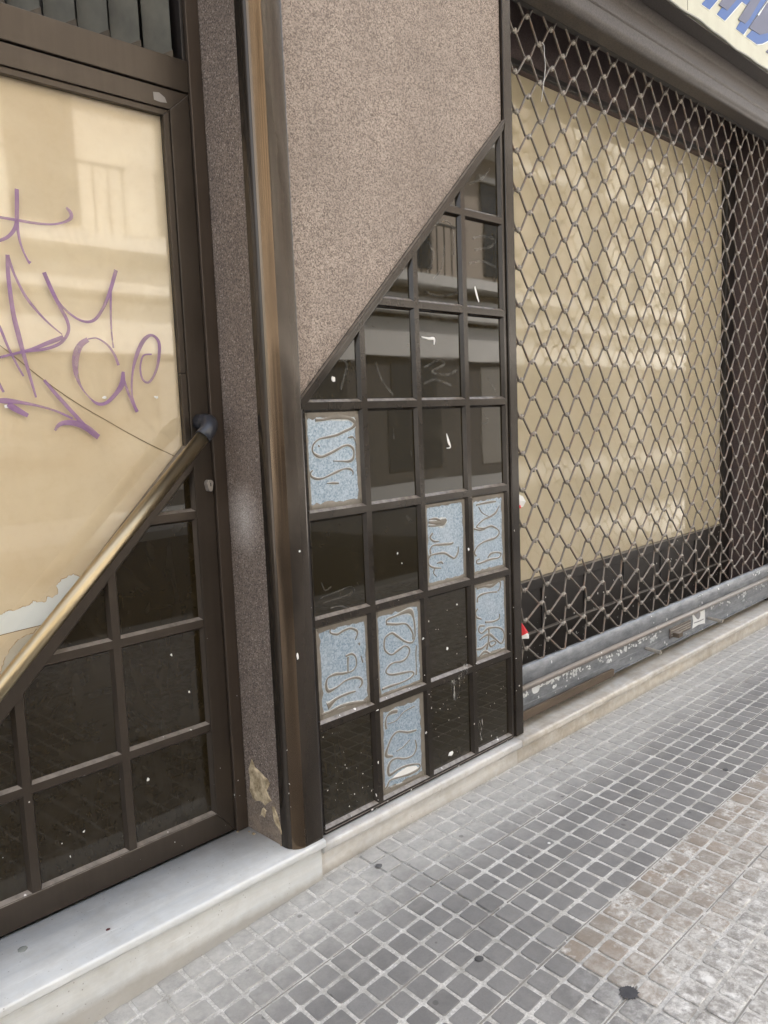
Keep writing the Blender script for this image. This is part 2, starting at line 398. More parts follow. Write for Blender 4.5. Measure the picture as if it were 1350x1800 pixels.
n = NT('grille_steel')
rz = n.ramp(n.noise(26, 4, .6), .48, .66)
c = n.mix(n.noise(90, 3), (.155, .134, .115), (.255, .228, .20))
c = n.mix(n.math('MULTIPLY', rz, .6), c, (.21, .12, .075))
n.set(col=c, metal=.35, rough=.5, spec=.4, nrm=n.bump(n.noise(300, 3), .3, .0006)); m_grille = n.m
n = NT('grille_link'); n.set(col=n.mix(n.noise(110, 3), (.26, .235, .20), (.42, .385, .33)), metal=.3, rough=.55); m_link = n.m
n = NT('galvanised_rail')
c = n.mix(n.ramp(n.noise(22, 5, .7, vec=n.coords((.5, 1, 1.5))), .35, .7), (.15, .16, .172), (.30, .312, .328))
c = n.mix(n.specks(70, .35, .35, (.6, 0)), c, (.75, .76, .77))
n.set(col=c, metal=.4, rough=.45); m_rail = n.m
n = NT('sticker_residue'); n.set(col=n.mix(n.noise(60, 4), (.55, .58, .60), (.82, .83, .83)), rough=.7); m_residue = n.m
n = NT('white_paint'); n.set(col=(.78, .77, .74), rough=.7); m_white = n.m
n = NT('scrape_dust')
n.set(col=(.6, .59, .56), rough=.8)
tr = n.t.nodes.new('ShaderNodeBsdfTransparent'); mx = n.t.nodes.new('ShaderNodeMixShader'); n.put(mx.inputs[0], n.ramp(n.noise(90, 4, .7, vec=n.coords((1.2, 1, .22), (0, 0, 0), (0, .2, 0))), .50, .66, 0, .7))
n.t.links.new(tr.outputs[0], mx.inputs[1]); n.t.links.new(n.b.outputs[0], mx.inputs[2]); n.t.links.new(mx.outputs[0], n.out.inputs[0]); m_scrape = n.m
n = NT('faint_smear')
n.set(col=(.5, .49, .46), rough=.6)
tr = n.t.nodes.new('ShaderNodeBsdfTransparent'); mx = n.t.nodes.new('ShaderNodeMixShader'); n.put(mx.inputs[0], n.ramp(n.noise(40, 4, .7), .35, .65, .0, .14))
n.t.links.new(tr.outputs[0], mx.inputs[1]); n.t.links.new(n.b.outputs[0], mx.inputs[2]); n.t.links.new(mx.outputs[0], n.out.inputs[0]); m_smear = n.m
n = NT('red_paper'); n.set(col=(.62, .02, .03), rough=.6); m_red = n.m
n = NT('weathered_wood'); n.set(col=n.mix(n.noise(30, 5, vec=n.coords((.15, 1, 1))), (.05, .036, .024), (.15, .108, .072)), rough=.85); m_wood = n.m
n = NT('lintel_metal')
c = n.mix(n.ramp(n.noise(150, 4, .7), .35, .65), (.052, .044, .039), (.10, .085, .076))
n.set(col=c, metal=.35, rough=.5, nrm=n.bump(n.noise(260, 3), .3, .0008)); m_lintel = n.m
n = NT('lintel_shadow_gap'); n.set(col=(.03, .027, .027), rough=.7); m_gap = n.m
n = NT('brown_side_wall')
c = n.mix(n.ramp(n.noise(160, 4, .7), .35, .65), (.085, .058, .052), (.15, .108, .098)); n.set(col=c, rough=.8, nrm=n.bump(n.noise(200, 3), .4, .001)); m_sidewall = n.m
n = NT('sign_cream'); c = n.mix(n.ramp(n.noise(9, 5, .6), .4, .7), (.60, .59, .46), (.52, .50, .38)); n.set(col=c, rough=.5); m_sign = n.m
n = NT('sign_edge'); n.set(col=(.30, .30, .26), rough=.6); m_signedge = n.m
n = NT('sign_blue'); n.set(col=(.012, .085, .33), rough=.45); m_blue = n.m
n = NT('sign_slate_purple'); n.set(col=n.mix(n.noise(12, 3), (.06, .06, .10), (.10, .105, .18)), rough=.45); m_purp = n.m
n = NT('sign_white'); n.set(col=(.85, .87, .84), rough=.45); m_signwhite = n.m
n = NT('asphalt'); n.set(col=n.mix(n.noise(200, 4), (.035, .035, .037), (.07, .07, .07)), rough=.9); m_asph = n.m
n = NT('kerb_stone'); n.set(col=n.mix(n.noise(80, 4), (.3, .3, .29), (.42, .41, .39)), rough=.85); m_kerb = n.m
n = NT('tar_black'); n.set(col=n.mix(n.noise(60, 4), (.03, .03, .034), (.085, .085, .09)), rough=.8); m_tar = n.m
n = NT('broken_plaster'); n.set(col=n.mix(n.ramp(n.noise(45, 5, .7), .35, .65), (.24, .18, .10), (.62, .50, .33)), rough=.9, nrm=n.bump(n.noise(60, 5, .7), .8, .004)); m_plaster = n.m
def plain(name, c, r=.8):
    n = NT(name); n.set(col=n.mix(n.noise(3, 4), tuple(x*.88 for x in c), c), rough=r); return n.m

# ------------------------------------------------------------------ the setting: sidewalk, kerb, road
def gz(x): return -.124 - .052 * max(0, .15 - max(x, -1.6))
GZ = gz
def sheet(name, x0, x1, y0, y1, dz, mat, nx=40, ny=2, **k):
    V = []; Fc = []
    for j in range(ny+1):
        for i in range(nx+1):
            x = x0+(x1-x0)*i/nx; y = y0+(y1-y0)*j/ny; V.append((x, y, gz(x)+dz))
    for j in range(ny):
        for i in range(nx):
            a = j*(nx+1)+i; Fc.append([a, a+1, a+nx+2, a+nx+1])
    return V, Fc
P = .0687; HS = .0290
V, Fc = sheet('sidewalk', -12, 40, -2.62, .6, 0, None, 208, 2)
idx = [0]*len(Fc); tones = [0.5]*len(Fc); brown = [0.0]*len(Fc)
SH = .060
for j in range(37):
    yc = -.298 + P*3.5 - P*j - .0 
    for i in range(-26, 86):
        xc = .130 + P*(i+.5) + SH*(yc+.711)
        if yc > -.03 or yc < -2.6 : continue
        jx, jy = random.uniform(-.0012, .0012), random.uniform(-.0012, .0012)
        # every third joint is the joint between two cast tiles
        top = gz(xc) + .0022 + random.uniform(-.0006, .0006)
        base = len(V); hx = HS + random.uniform(-.0008, .0006); hy = HS + random.uniform(-.0008, .0006)
        r = .006
        ring = []
        for cxs, cys in ((1, 1), (-1, 1), (-1, -1), (1, -1)):
            for a in (0, 45, 90):
                aa = math.radians({(1, 1): 0, (-1, 1): 90, (-1, -1): 180, (1, -1): 270}[(cxs, cys)] + a)
                ring.append((cxs*(hx-r)+r*math.cos(aa)+random.uniform(-.0009, .0007), cys*(hy-r)+r*math.sin(aa)+random.uniform(-.0009, .0007)))
        for (ox, oy) in ring: V.append((xc+jx+ox*1.03+SH*oy, yc+jy+oy*1.03, gz(xc+ox)-.0004))
        for (ox, oy) in ring: V.append((xc+jx+ox*.955+SH*oy, yc+jy+oy*.955, gz(xc+ox)+top-gz(xc)))
        for k in range(12): Fc.append([base+k, base+(k+1) % 12, base+12+(k+1) % 12, base+12+k])
        Fc.append([base+12+k for k in range(12)])
        t = min(1, max(0, random.gauss(.45, .22)))
        isb = 1.0 if (yc < -.711 and yc > -2.3 and xc > .125) else 0.0
        if isb and yc < -1.0: isb = .35
        idx += [1]*13; tones += [t]*13; brown += [isb]*13
# hairline gaps between the cast tiles, along the facade
sw = obj('sidewalk', V, Fc, None, kind='structure', mats=[m_grout, m_pave, m_joint], midx=idx)
for nm, dat in (('tone', tones), ('brown', brown)):
    a = sw.data.attributes.new(nm, 'FLOAT', 'FACE'); a.data.foreach_set('value', dat)
# thin open joints (recess filled with dirt) between the 3x3 tiles
mb = MB()
for j in range(0, 12):
    y = -.298 - 3*P*j
    if y < -2.55: break
    x = -1.6
    while x < 5.6:
        L = random.uniform(.12, .4); yy = y + random.uniform(-.0006, .0006); wv = random.uniform(.0010, .0022)
        z0, z1 = gz(x)+.0011, gz(x+L)+.0011
        mb.add([(x, yy-wv, z0), (x+L, yy-wv, z1), (x+L, yy+wv, z1), (x, yy+wv, z0), (x, yy-wv, z0-.006), (x+L, yy-wv, z1-.006), (x+L, yy+wv, z1-.006), (x, yy+wv, z0-.006)],
               [(0,1,2,3),(4,7,6,5),(0,4,5,1),(1,5,6,2),(2,6,7,3),(3,7,4,0)])
        x += L + random.uniform(-.0, .06)
mb.build('sidewalk_joints', m_joint, kind='structure')
mb = MB().box((-12, -2.78, -.42), (40, -2.625, -.127)); mb.build('kerb', m_kerb, kind='structure', bevel=.01)
obj('road', [(-60, -2.7, -.26), (-60, -7.2, -.26), (80, -7.2, -.26), (80, -2.7, -.26)], [[0, 1, 2, 3]], m_asph, kind='structure')
obj('far_sidewalk', [(-60, -7.2, -.15), (-60, -9.7, -.15), (80, -9.7, -.15), (80, -7.2, -.15), (-60, -7.2, -.26), (80, -7.2, -.26)], [[0, 1, 2, 3], [0, 3, 5, 4]], m_kerb, kind='structure')
obj('ground', [(-150, -150, -.45), (150, -150, -.45), (150, 150, -.45), (-150, 150, -.45)], [[0, 1, 2, 3]], m_kerb, kind='structure')

# ------------------------------------------------------------------ marble steps
def step_slab(name, x0, x1, ytop, znose, th, yriser, depth, mat, label, jit=.0):
    root = empty(name, ((x0+x1)/2, yriser, gz((x0+x1)/2)), label, 'step')
    r = th*.30; prof = [(depth, znose-th), (depth, znose)]
    for a in range(0, 91, 15): prof.append((ytop + r - r*math.sin(math.radians(a)), znose - r + r*math.cos(math.radians(a))))
    for a in range(0, 91, 15): prof.append((ytop + r - r*math.cos(math.radians(a)), znose - th + r - r*math.sin(math.radians(a))))
    # remove near duplicates
    pr_ = [prof[0]]
    for q in prof[1:]:
        if abs(q[0]-pr_[-1][0])+abs(q[1]-pr_[-1][1]) > 1e-5: pr_.append(q)
    mb = MB(); nseg = max(2, int((x1-x0)/.08)); n_ = len(pr_)
    for i in range(nseg+1):
        x = x0+(x1-x0)*i/nseg
        for (y, z) in pr_:
            e = random.uniform(-.0007, .0007) if y < ytop+.02 and 0 < i < nseg else 0
            mb.V.append(Vector((x, y+e, z+e*.6)))
    for i in range(nseg):
        for k in range(n_):
            a = i*n_+k; b = i*n_+(k+1) % n_; mb.F.append([a, b, b+n_, a+n_])
    mb.F.append(list(range(n_))); mb.F.append([nseg*n_+k for k in range(n_)][::-1])
    t = mb.build('tread', mat, root)
    for p_ in t.data.polygons: p_.use_smooth = abs(p_.normal.x) < .5
    b_ = MB()
    b_.add([(x0, yriser, gz(x0)-.03), (x1, yriser, gz(x1)-.03), (x1, yriser+.05, gz(x1)-.03), (x0, yriser+.05, gz(x0)-.03),
            (x0, yriser, znose-th-.0055), (x1, yriser, znose-th-.0055), (x1, yriser+.05, znose-th-.0055), (x0, yriser+.05, znose-th-.0055)],
           [(0,3,2,1),(4,5,6,7),(0,1,5,4),(1,2,6,5),(2,3,7,6),(3,0,4,7)])
    b_.build('riser', mat, root, bevel=.002)
    MB().box((x0+.001, yriser+.007, znose-th-.0054), (x1-.001, yriser+.045, znose-th-.0002)).build('mortar_joint', m_gap, root)
    return root
step_slab('marble_threshold', -3.6, -.0415, -.052, -.004, .024, -.030, .26, m_marble, 'wide pale grey white marble doorstep slab below the papered door')
step_slab('marble_step', -.0395, .9375, -.040, -.0235, .030, -.016, .05, m_marble2, 'narrow cream marble plinth under the black glass tile panel')
step_slab('marble_sill', .9395, 5.2, -.040, -.0260, .030, -.014, .34, m_marble3, 'long yellowed marble sill under the metal rolling grille')

# ------------------------------------------------------------------ the building
bld = empty('shop_building', (.5, .3, gz(.5)), 'shop building faced in speckled pinkish brown render around door and window', 'building')
XR, ZT = .945, 3.6
DIAG = lambda x: 1.268 + .984*(x+.004)       # outer edge of the diagonal trim
yg = .004
poly = [(-.0375, DIAG(-.0375)+.0), (XR-.004, DIAG(XR-.004)), (XR-.004, ZT), (-.0375, ZT)]
MB().prism(insidepoly(poly), 1, yg, .012).build('pillar_wall', m_granite, bld, label='speckled brown wall panel cut off along a diagonal')
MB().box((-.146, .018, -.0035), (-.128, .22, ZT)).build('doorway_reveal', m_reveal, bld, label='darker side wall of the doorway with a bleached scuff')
MB().box((-.126, .06, -.12), (.985, .29, ZT)).build('pillar_core', m_gap, bld)
# broken render at the foot of the reveal
c2 = crop(300, 1200, 3.375)
ring = [at(*c2(a, b), 0, -.1465) for a, b in [(480, 450), (500, 500), (560, 560), (590, 600), (570, 640), (600, 700), (560, 730), (520, 700), (490, 690), (468, 640), (470, 560), (462, 510)]]
ring2 = [at(*c2(a, b), 0, -.1465) for a, b in [(600, 730), (625, 760), (640, 800), (655, 860), (662, 905), (640, 860), (610, 800)]]
ring3 = [at(*c2(a, b), 0, -.1465) for a, b in [(545, 745), (570, 760), (560, 800), (535, 790)]]
mb = MB()
for rg in (ring, ring2, ring3):
    poly = [(v.y, v.z) for v in rg]; nn = []
    for i, q in enumerate(poly):
        q2 = poly[(i+1) % len(poly)]
        nn.append(q); nn.append(((q[0]+q2[0])/2+random.uniform(-.004, .004), (q[1]+q2[1])/2+random.uniform(-.006, .006)))
    cx_ = sum(q[0] for q in nn)/len(nn); cz_ = sum(q[1] for q in nn)/len(nn)
    k = len(nn)
    mb.add([(-.1465, q[0], q[1]) for q in nn] + [(-.1485-random.uniform(0, .0012), cx_+(q[0]-cx_)*.86, cz_+(q[1]-cz_)*.86) for q in nn] + [(-.1475, cx_, cz_)],
           [[i, (i+1) % k, k+(i+1) % k, k+i] for i in range(k)] + [[k+i, k+(i+1) % k, 2*k] for i in range(k)])
mb.build('broken_render', m_plaster, bld, label='chipped yellowish plaster at the foot of the doorway side')
# small crumbs handled below
# upper storeys of the facade, so the street is a street
m_fac = plain('upper_facade', (.45, .38, .31))
MB().box((-3.6, .14, 3.02), (-.148, .5, ZT)).build('doorway_head', m_lintel, bld)
MB().box((-6, .02, ZT), (7, .6, 14)).build('upper_wall', m_fac, bld)
MB().box((-6, .02, -.1), (-2.2, .6, ZT)).build('neighbour_pier', m_fac, bld)
MB().box((3.70, .0, -.024), (7, .5, ZT)).build('end_pier', m_sidewall, bld)
MB().box((3.682, .0, -.024), (3.698, .315, 2.95)).build('display_return', m_sidewall, bld, label='brown textured side of the display bay')
MB().box((.992, .062, 2.94), (3.69, .36, 2.99)).build('bay_soffit', m_gap, bld)
MB().box((-3.6, .66, -.3), (7, .7, 4)).build('interior_back', m_gap, bld)
# lintel with its rounded edge
prof = [(.035, 2.655), (.006, 2.655)]
for a in range(0, 91, 10): prof.append((-.022 - .028*math.sin(math.radians(a)), 2.683 - .028*math.cos(math.radians(a))))
prof += [(-.050, 2.719), (-.0560, 2.7235), (-.0565, 2.7275), (-.050, 2.733), (-.043, 2.80), (-.046, 2.862), (-.046, 3.3), (.035, 3.3)]
MB().prism(prof, 0, .993, 5.2).build('lintel', m_lintel, bld, label='brown rounded metal lintel above the grille')
MB().box((.993, .036, 2.655), (5.2, .06, 2.96)).build('lintel_back', m_gap, bld)

# ------------------------------------------------------------------ corner post
post = empty('corner_post', (-.09, -.01, -.004), 'rounded bronze metal corner post between doorway and black tile panel', 'post')
prof = [(-.1475, .019)]
r = .046; cx0, cy0 = -.1475+r, -.040+r
def arc(a0, a1, rr, st=5): return [(cx0 - rr*math.cos(math.radians(a)), cy0 - rr*math.sin(math.radians(a))) for a in range(a0, a1+1, st)]
def post_part(prof, nm, mt):
    o = MB().prism(prof, 2, -.0035, ZT).build(nm, mt, post)
    for p_ in o.data.polygons: p_.use_smooth = abs(p_.normal.z) < .5
    o.data.set_sharp_from_angle(angle=math.radians(32))
post_part([(-.1475, .0165)] + [(-.1475, cy0+.002)] + arc(0, 35, r) + arc(35, 35, r-.004) + [(-.127, .014)], 'side_cover', m_post)
post_part(arc(36, 84, r+.0008, 4) + arc(84, 84, r-.005) + arc(36, 36, r-.005), 'reflection_stripe', m_reflection)  # separate strip coloured as the mirrored street on the curve
post_part(arc(85, 90, r) + [(-.045, -.040), (-.0405, -.038), (-.0395, -.034), (-.0395, .001), (-.09, -.02)], 'front_cover', m_post)

# ------------------------------------------------------------------ bead helpers for strokes measured in the photo
def stroke(mb, cr, pts, wd, y, h, sm=True, n=6):
    q = []
    for p_ in pts:
        v = at(*cr(p_[0], p_[1]), 1, y); q.append((v.x, v.z, p_[2] if len(p_) > 2 else 1.0))
    bead(mb, smoothpts(q, n) if sm else q, wd, y, h)
def blob(mb, x, z, rx, rz, y, h, k=9):
    base = len(mb.V)
    rr = [random.uniform(.6, 1.25) for _ in range(k)]
    for sc, hh in ((1, 0), (.75, h)):
        for i in range(k):
            a = 2*math.pi*i/k; mb.V.append(Vector((x+rx*rr[i]*sc*math.cos(a), y-hh, z+rz*rr[i]*sc*math.sin(a))))
    for i in range(k): mb.F.append([base+i, base+(i+1) % k, base+k+(i+1) % k, base+k+i])
    mb.F.append([base+k+i for i in range(k)])

# ------------------------------------------------------------------ glazed tile panel
panel = empty('glass_tile_panel', (.47, 0, -.02), 'tall tile panel of dark brown glass and blue zinc squares with slanting top', 'tile panel')
XS = [-.004, .231, .4715, .7125, .9285]
ZS = [-.0145, .3035, .615, .9245, 1.235, 1.5425, 1.8585, 2.30]
HW = .0105; BV = .008; TR = .024
fr_mb = MB(); TILES = {}
yF, yB = -.0030, .0085
for r_ in range(7):
    for c_ in range(4):
        cell = [(XS[c_], ZS[r_]), (XS[c_+1], ZS[r_]), (XS[c_+1], ZS[r_+1]), (XS[c_], ZS[r_+1])]
        cell = clip(cell, -.984, 1, DIAG(0)-TR*1.40)
        if len(cell) < 3: continue
        if r_ < 4: cell = [(XS[c_], ZS[r_]), (XS[c_+1], ZS[r_]), (XS[c_+1], ZS[r_+1]), (XS[c_], ZS[r_+1])]
        cell = insidepoly(cell)
        # drop tiny edges
        cell = [q for i, q in enumerate(cell) if math.dist(q, cell[i-1]) > 1e-4]
        ds = []
        for i in range(len(cell)):
            p_, q = cell[i], cell[(i+1) % len(cell)]
            if abs(p_[0]-q[0]) < 1e-6: ds.append(.0035 if p_[0] in (XS[0], XS[4]) else HW)
            elif abs(p_[1]-q[1]) < 1e-6: ds.append(.006 if p_[1] == ZS[0] else HW)
            else: ds.append(.003)
        xs = [q[0] for q in cell]; zs = [q[1] for q in cell]
        if (max(xs)-min(xs)) < .05 or (max(zs)-min(zs)) < .05: 
            k = len(cell); fr_mb.add([(q[0], yF, q[1]) for q in cell], [list(range(k))]); continue
        O = inset(cell, ds); I = inset(O, [BV]*len(O))
        k = len(cell)
        fr_mb.add([(q[0], yF, q[1]) for q in cell] + [(q[0], yF, q[1]) for q in O] + [(q[0], yB, q[1]) for q in I],
                  [[i, (i+1) % k, k+(i+1) % k, k+i] for i in range(k)] + [[k+i, k+(i+1) % k, 2*k+(i+1) % k, 2*k+i] for i in range(k)])
        TILES[(r_, c_)] = I
fr_mb.build('muntin_grid', m_frame, panel)
# outer frame: base rail, side stiles, diagonal trim
MB().box((-.0385, -.006, -.0215), (-.0125, .02, 1.262)).build('side_stile', m_frame, panel, bevel=.002)
MB().box((-.0120, -.0015, -.0215), (-.0045, .02, 1.262)).build('groove_bead', m_dark, panel)
MB().box((-.0040, -.0065, -.0215), (.9285, .02, -.0150)).build('base_rail', m_frame, panel, bevel=.0012)
MB().box((.9290, -.0015, -.0215), (.9445, .02, 2.19)).build('inner_stile', m_frame, panel, bevel=.0015)
MB().box((.9450, -.0085, -.0215), (.9915, .29, 3.0)).build('side_stile', m_frame, panel, bevel=.003)
u = Vector((1, .984)).normalized(); nn = Vector((-u.y, u.x))
a_ = Vector((-.0385, DIAG(-.0385))); b_ = Vector((.9440, DIAG(.9440)))
for (o0, o1, yy, nm) in ((-.001, -.0095, -.010, 'diagonal_trim'), (-.010, -.0245, -.0065, 'diagonal_trim')):
    def cut(off, x): return DIAG(x) + off/ u.x
    MB().prism([(-.0385 if o0 > -.005 else -.0125, cut(o1, -.0385 if o0 > -.005 else -.0125)), (.9440, cut(o1, .9440)), (.9440, cut(o0, .9440)), (-.0385 if o0 > -.005 else -.0125, cut(o0, -.0385 if o0 > -.005 else -.0125))], 1, yy, .0035 if o0 > -.005 else .02).build(nm, m_frame, panel, bevel=.0012)
ZINC = {(3, 0): 'z1', (2, 2): 'z2', (2, 3): 'z3', (1, 3): 'z4', (1, 0): 'z5', (1, 1): 'z6', (0, 1): 'z7'}
zinc_label = {'z1': 'blue zinc square with pale wave of sealant, topmost at the left edge', 'z2': 'blue zinc square with broken sealant lines and a grey smear', 'z3': 'blue zinc square with snaking sealant by the grille edge',
              'z4': 'blue zinc square with tangled sealant lines at the right edge', 'z5': 'blue zinc square with a hooked sealant line near the corner post', 'z6': 'blue zinc square with looping sealant wave in second column', 'z7': 'blue zinc square with shiny patch in the bottom row'}
tile_obj = {}
for (r_, c_), I in TILES.items():
    z_ = ZINC.get((r_, c_)); k = len(I)
    tx, tz = random.uniform(-.004, .004), random.uniform(-.004, .004); cxm = sum(q[0] for q in I)/k; czm = sum(q[1] for q in I)/k
    if z_: tx = tz = 0
    ex = inset(I, [-.004]*k)
    V = [(q[0], yB - .0004 + .0012 + (q[0]-cxm)*tx + (q[1]-czm)*tz, q[1]) for q in ex]
    V += [(v[0], v[1]+.006, v[2]) for v in V]
    Fc = [list(range(k)), list(range(2*k-1, k-1, -1))] + [[i, i+k, (i+1) % k+k, (i+1) % k] for i in range(k)]
    t = MB(); t.add(V, Fc)
    tile_obj[(r_, c_)] = t.build('zinc_tile' if z_ else 'glass_tile', m_zinc if z_ else m_tile, panel, label=zinc_label.get(z_))
yz = yB + .0008
def border(mb, I, w0=.006, rough=.0025):
    """uneven bead of sealant round the edge"""
    k = len(I)
    for i in range(k):
        p_, q = Vector(I[i]), Vector(I[(i+1) % k]); d = (q-p_); n_ = 14; nn_ = Vector((-d.y, d.x)).normalized()
        pts = []
        wob = random.uniform(.6, 1.5)
        for j in range(n_+1):
            t = j/n_; pp = p_ + d*t + nn_*(w0*.5); pts.append((pp.x, pp.y, wob*(1+random.uniform(-.3, .45) + (.8 if j in (0, n_) else 0))))
        bead(mb, pts, w0, yz, .0016)
S = {}
c2 = crop(520, 710, 9.477); c3 = crop(740, 860, 5.806); c4 = crop(540, 1050, 5.0)
S['z1'] = (c2, [[(325,270,1.3),(420,265,1.4),(520,245,1.2),(620,215,2.4),(760,215,2.4),(880,235,1.8),(960,285,1.7),(985,340,2),(930,400,1.6),(820,455),(700,510),(560,545),(400,585),(310,650,.8),(270,730,.8),(290,810),(350,865,1.2),(430,875,1.2),(530,840),(680,765),(800,700,1.2),(890,695,1.2),(950,750,1.1),(965,830,1.2),(945,910,1.2),(880,950),(760,955,.7),(620,950,.4)],
   [(275,1105,.6),(240,1155,.9),(260,1210,1.1),(340,1245,1.1),(450,1235,1.1),(580,1180,1),(700,1120,1),(800,1080,.9),(900,1085,.9),(950,1120,.6),(945,1180,.4)],
   [(870,565,.4),(920,550,1.3),(970,570,.6),(1005,690,.4)], [(510,1320,.4),(620,1318,.8),(710,1320,.8)], [(380,690,1),(395,720,.4)]])
S['z2'] = (c3, [[(120,450,1),(95,490),(130,530),(180,525,.6)],[(325,545),(300,560),(200,565),(120,575),(95,620),(100,660,1.2)],[(100,670),(160,660),(240,655),(300,690),(345,700),(375,650),(375,580,.6)],[(100,670),(70,720),(80,775,1.2),(130,805),(205,805,.6)],[(165,755,.5),(205,745,1.3),(225,760,.6)],[(140,810),(130,860,.7),(155,890,.4)],
   [(80,310,.6),(150,300,1.2),(210,330,1.0)],[(80,340,1.2),(140,345,2.6),(220,335,3.4),(255,310,2)],[(80,375,1),(160,370,1.2),(240,350,1)]])
S['z3'] = (c3, [[(560,160,1),(600,150),(700,130),(760,120,.7)],[(800,170,.5),(760,235),(700,280),(640,310),(600,345),(570,385),(640,395),(720,380),(780,410),(795,450),(760,490),(700,515),(630,540),(570,590),(545,650,1.3),(560,680)],[(540,405,.8),(600,415),(650,400)],[(680,695,.7),(710,655),(780,640),(815,660),(790,700),(700,715),(610,750),(575,755),(570,725),(600,710,.8)],[(590,180,.5),(620,240,.5),(690,280,.5)]])
S['z4'] = (c3, [[(570,1010,1.3),(640,985,1.5),(720,985,1.5),(790,940,1.3),(810,960),(805,1010),(780,1035,.8)],[(770,1045),(700,1055),(620,1075),(580,1110),(575,1155,1.1)],[(580,1220,.9),(555,1260),(570,1305,1.2),(620,1325,.7)],[(800,1270,.6),(795,1320),(730,1350),(650,1360,.8)],[(650,1390,.7),(600,1400),(590,1450),(620,1470),(680,1420,1.4),(760,1405),(820,1430,1.2),(850,1480,1.2),(840,1550,1.2),(810,1570,1),(760,1530),(700,1480,1.4),(640,1500),(600,1540)],[(540,1640,.8),(620,1620,1.2),(680,1570,1.4),(740,1545),(760,1570),(710,1605),(690,1570)],[(590,1710,1),(650,1660,1.4),(720,1680,1.2),(800,1640),(860,1620,.8)],[(690,1420,1.3),(690,1530,1.2),(670,1640,1.8)]])
S['z5'] = (c4, [[(200,270,.8),(205,310),(260,320),(320,290),(380,270),(430,290),(440,330),(420,370,.6)],[(335,520,.8),(390,500),(430,530),(430,600),(390,650),(320,665),(240,675),(180,710),(165,780,1.6),(190,820,1.4),(260,790),(340,730),(420,705),(475,715),(480,760),(455,795,.6)],[(360,525),(360,590),(360,655,.8)],[(175,960,3.4),(195,940,2.6),(260,890,1.3),(340,850,1.1),(425,820,.8)],[(120,1035,1.2),(200,1010,1.2),(300,960,1.3),(400,935,1.3),(520,915,1.4)],[(450,400,1.2),(460,420,.5)],[(470,510,.6),(490,570,.8)]])
S['z6'] = (c4, [[(700,235,.7),(705,200),(780,160),(860,130,1.8),(910,130,2.6),(935,180,1.6),(945,260),(945,350),(920,395),(860,385),(790,335),(740,315),(690,350),(675,410),(690,470),(740,500),(800,470),(860,430),(895,460),(880,520),(830,560),(760,570),(710,610),(690,655),(740,680),(830,665),(910,650),(935,675),(900,715),(820,750),(730,780),(660,810,1)],[(700,235),(780,240),(860,230),(900,260),(925,320),(930,370)],[(955,420,.6),(955,500,.9),(955,600,.6),(960,680,1)]])
S['z7'] = (c4, [[(695,1160,1.4),(690,1110,1.2),(700,1050),(740,1015,2),(790,1000,1.8)],[(710,1110,.5),(780,1080,.5),(850,1010,.5),(940,960,.5)],[(960,1170,.8),(890,1185),(800,1180),(745,1220),(710,1300,1.2),(695,1390,1.6),(750,1400,.7)],[(950,1250,.6),(955,1320),(930,1390),(860,1415),(790,1410),(740,1440,1.4),(715,1500,1.6),(725,1560,1.4),(800,1510,1.2),(880,1475),(980,1465,1),(980,1500,1.2),(900,1550,1.2),(820,1575),(730,1610,1.2),(700,1660,1.6),(680,1690)],[(900,1250,.7),(840,1310,.5),(780,1350,.4)],[(720,1680,1),(800,1650,1.6),(880,1620,1.2),(1000,1560,1.4)]])
for (rc), key in ZINC.items():
    cr, strokes = S[key]; mb = MB()
    rg = MB()
    for s_ in strokes:
        s2 = [(p_[0]+random.uniform(-4, 4), p_[1]+random.uniform(-4, 4), (p_[2] if len(p_) > 2 else 1)*random.uniform(.75, 1.3)) for p_ in s_]
        stroke(rg, cr, s2, .0049, yz+.0004, .0016, True, 8); stroke(mb, cr, s2, .0031, yz, .0027, True, 8)
    border(mb, TILES[rc], .0082)
    so_ = mb.build('sealant', m_seal, tile_obj[rc], smooth=True); rg.build('sealant_edge', m_ridge, tile_obj[rc], smooth=True)
# big marks: bird lime, paint smears, one painted-in shine, each a mark of its own
cA = crop(480, 180, 2.935); cB = crop(480, 660, 2.935); cC = crop(480, 1050, 2.8125)
def bl(cr, a, b, rx, rz, y=yB-.001):
    v = at(*cr(a, b), 1, y); mb = MB(); blob(mb, v.x, v.z, rx, rz, y+.0008, .0012); mb.build('splash_or_shine', m_white, panel)
bl(cA, 312, 1428, .010, .010); bl(cC, 878, 774, .013, .010)
bl(cB, 643, 918, .004, .004); bl(cC, 862, 253, .005, .006); bl(cC, 910, 36, .005, .003); bl(cB, 1010, 897, .004, .005, -.0045)
bl(cA, 1090, 620, .003, .004); bl(cC, 518, 558, .006, .002, -.0045)
for cr_, pts_, w_, h_ in ((cA, [(765,1210,.6),(800,1218,1.2),(830,1220,1.6),(830,1250,.6)], .003, .001),
                          (cB, [(895,300,.5),(905,340,1.6),(915,370,.7),(895,375,.4)], .0035, .001),
                          (cA, [(1040,950,1.2),(1050,990,1.6),(1062,1030,.8)], .003, .0006)):
    mb = MB(); stroke(mb, cr_, pts_, w_, yB-.0002, h_); mb.build('splash_or_shine', m_white, panel)
for cr_, a_, b_ , rx_, rz_ in ((cB, 138, 908, .004, .004), (cC, 122, 292, .004, .010)):
    v = at(*cr_(a_, b_), 1, -.0405); mb = MB(); blob(mb, v.x, v.z, rx_, rz_, -.0402, .0012); mb.build('splash_or_shine', m_white, post)
mb = MB(); yq = yB-.0004
q = [at(*crop(540, 1050, 5.0)(a, b), 1, yz) for a, b in [(745,1590),(800,1540),(880,1490),(960,1480),(975,1500),(900,1545),(820,1570),(745,1600)]]
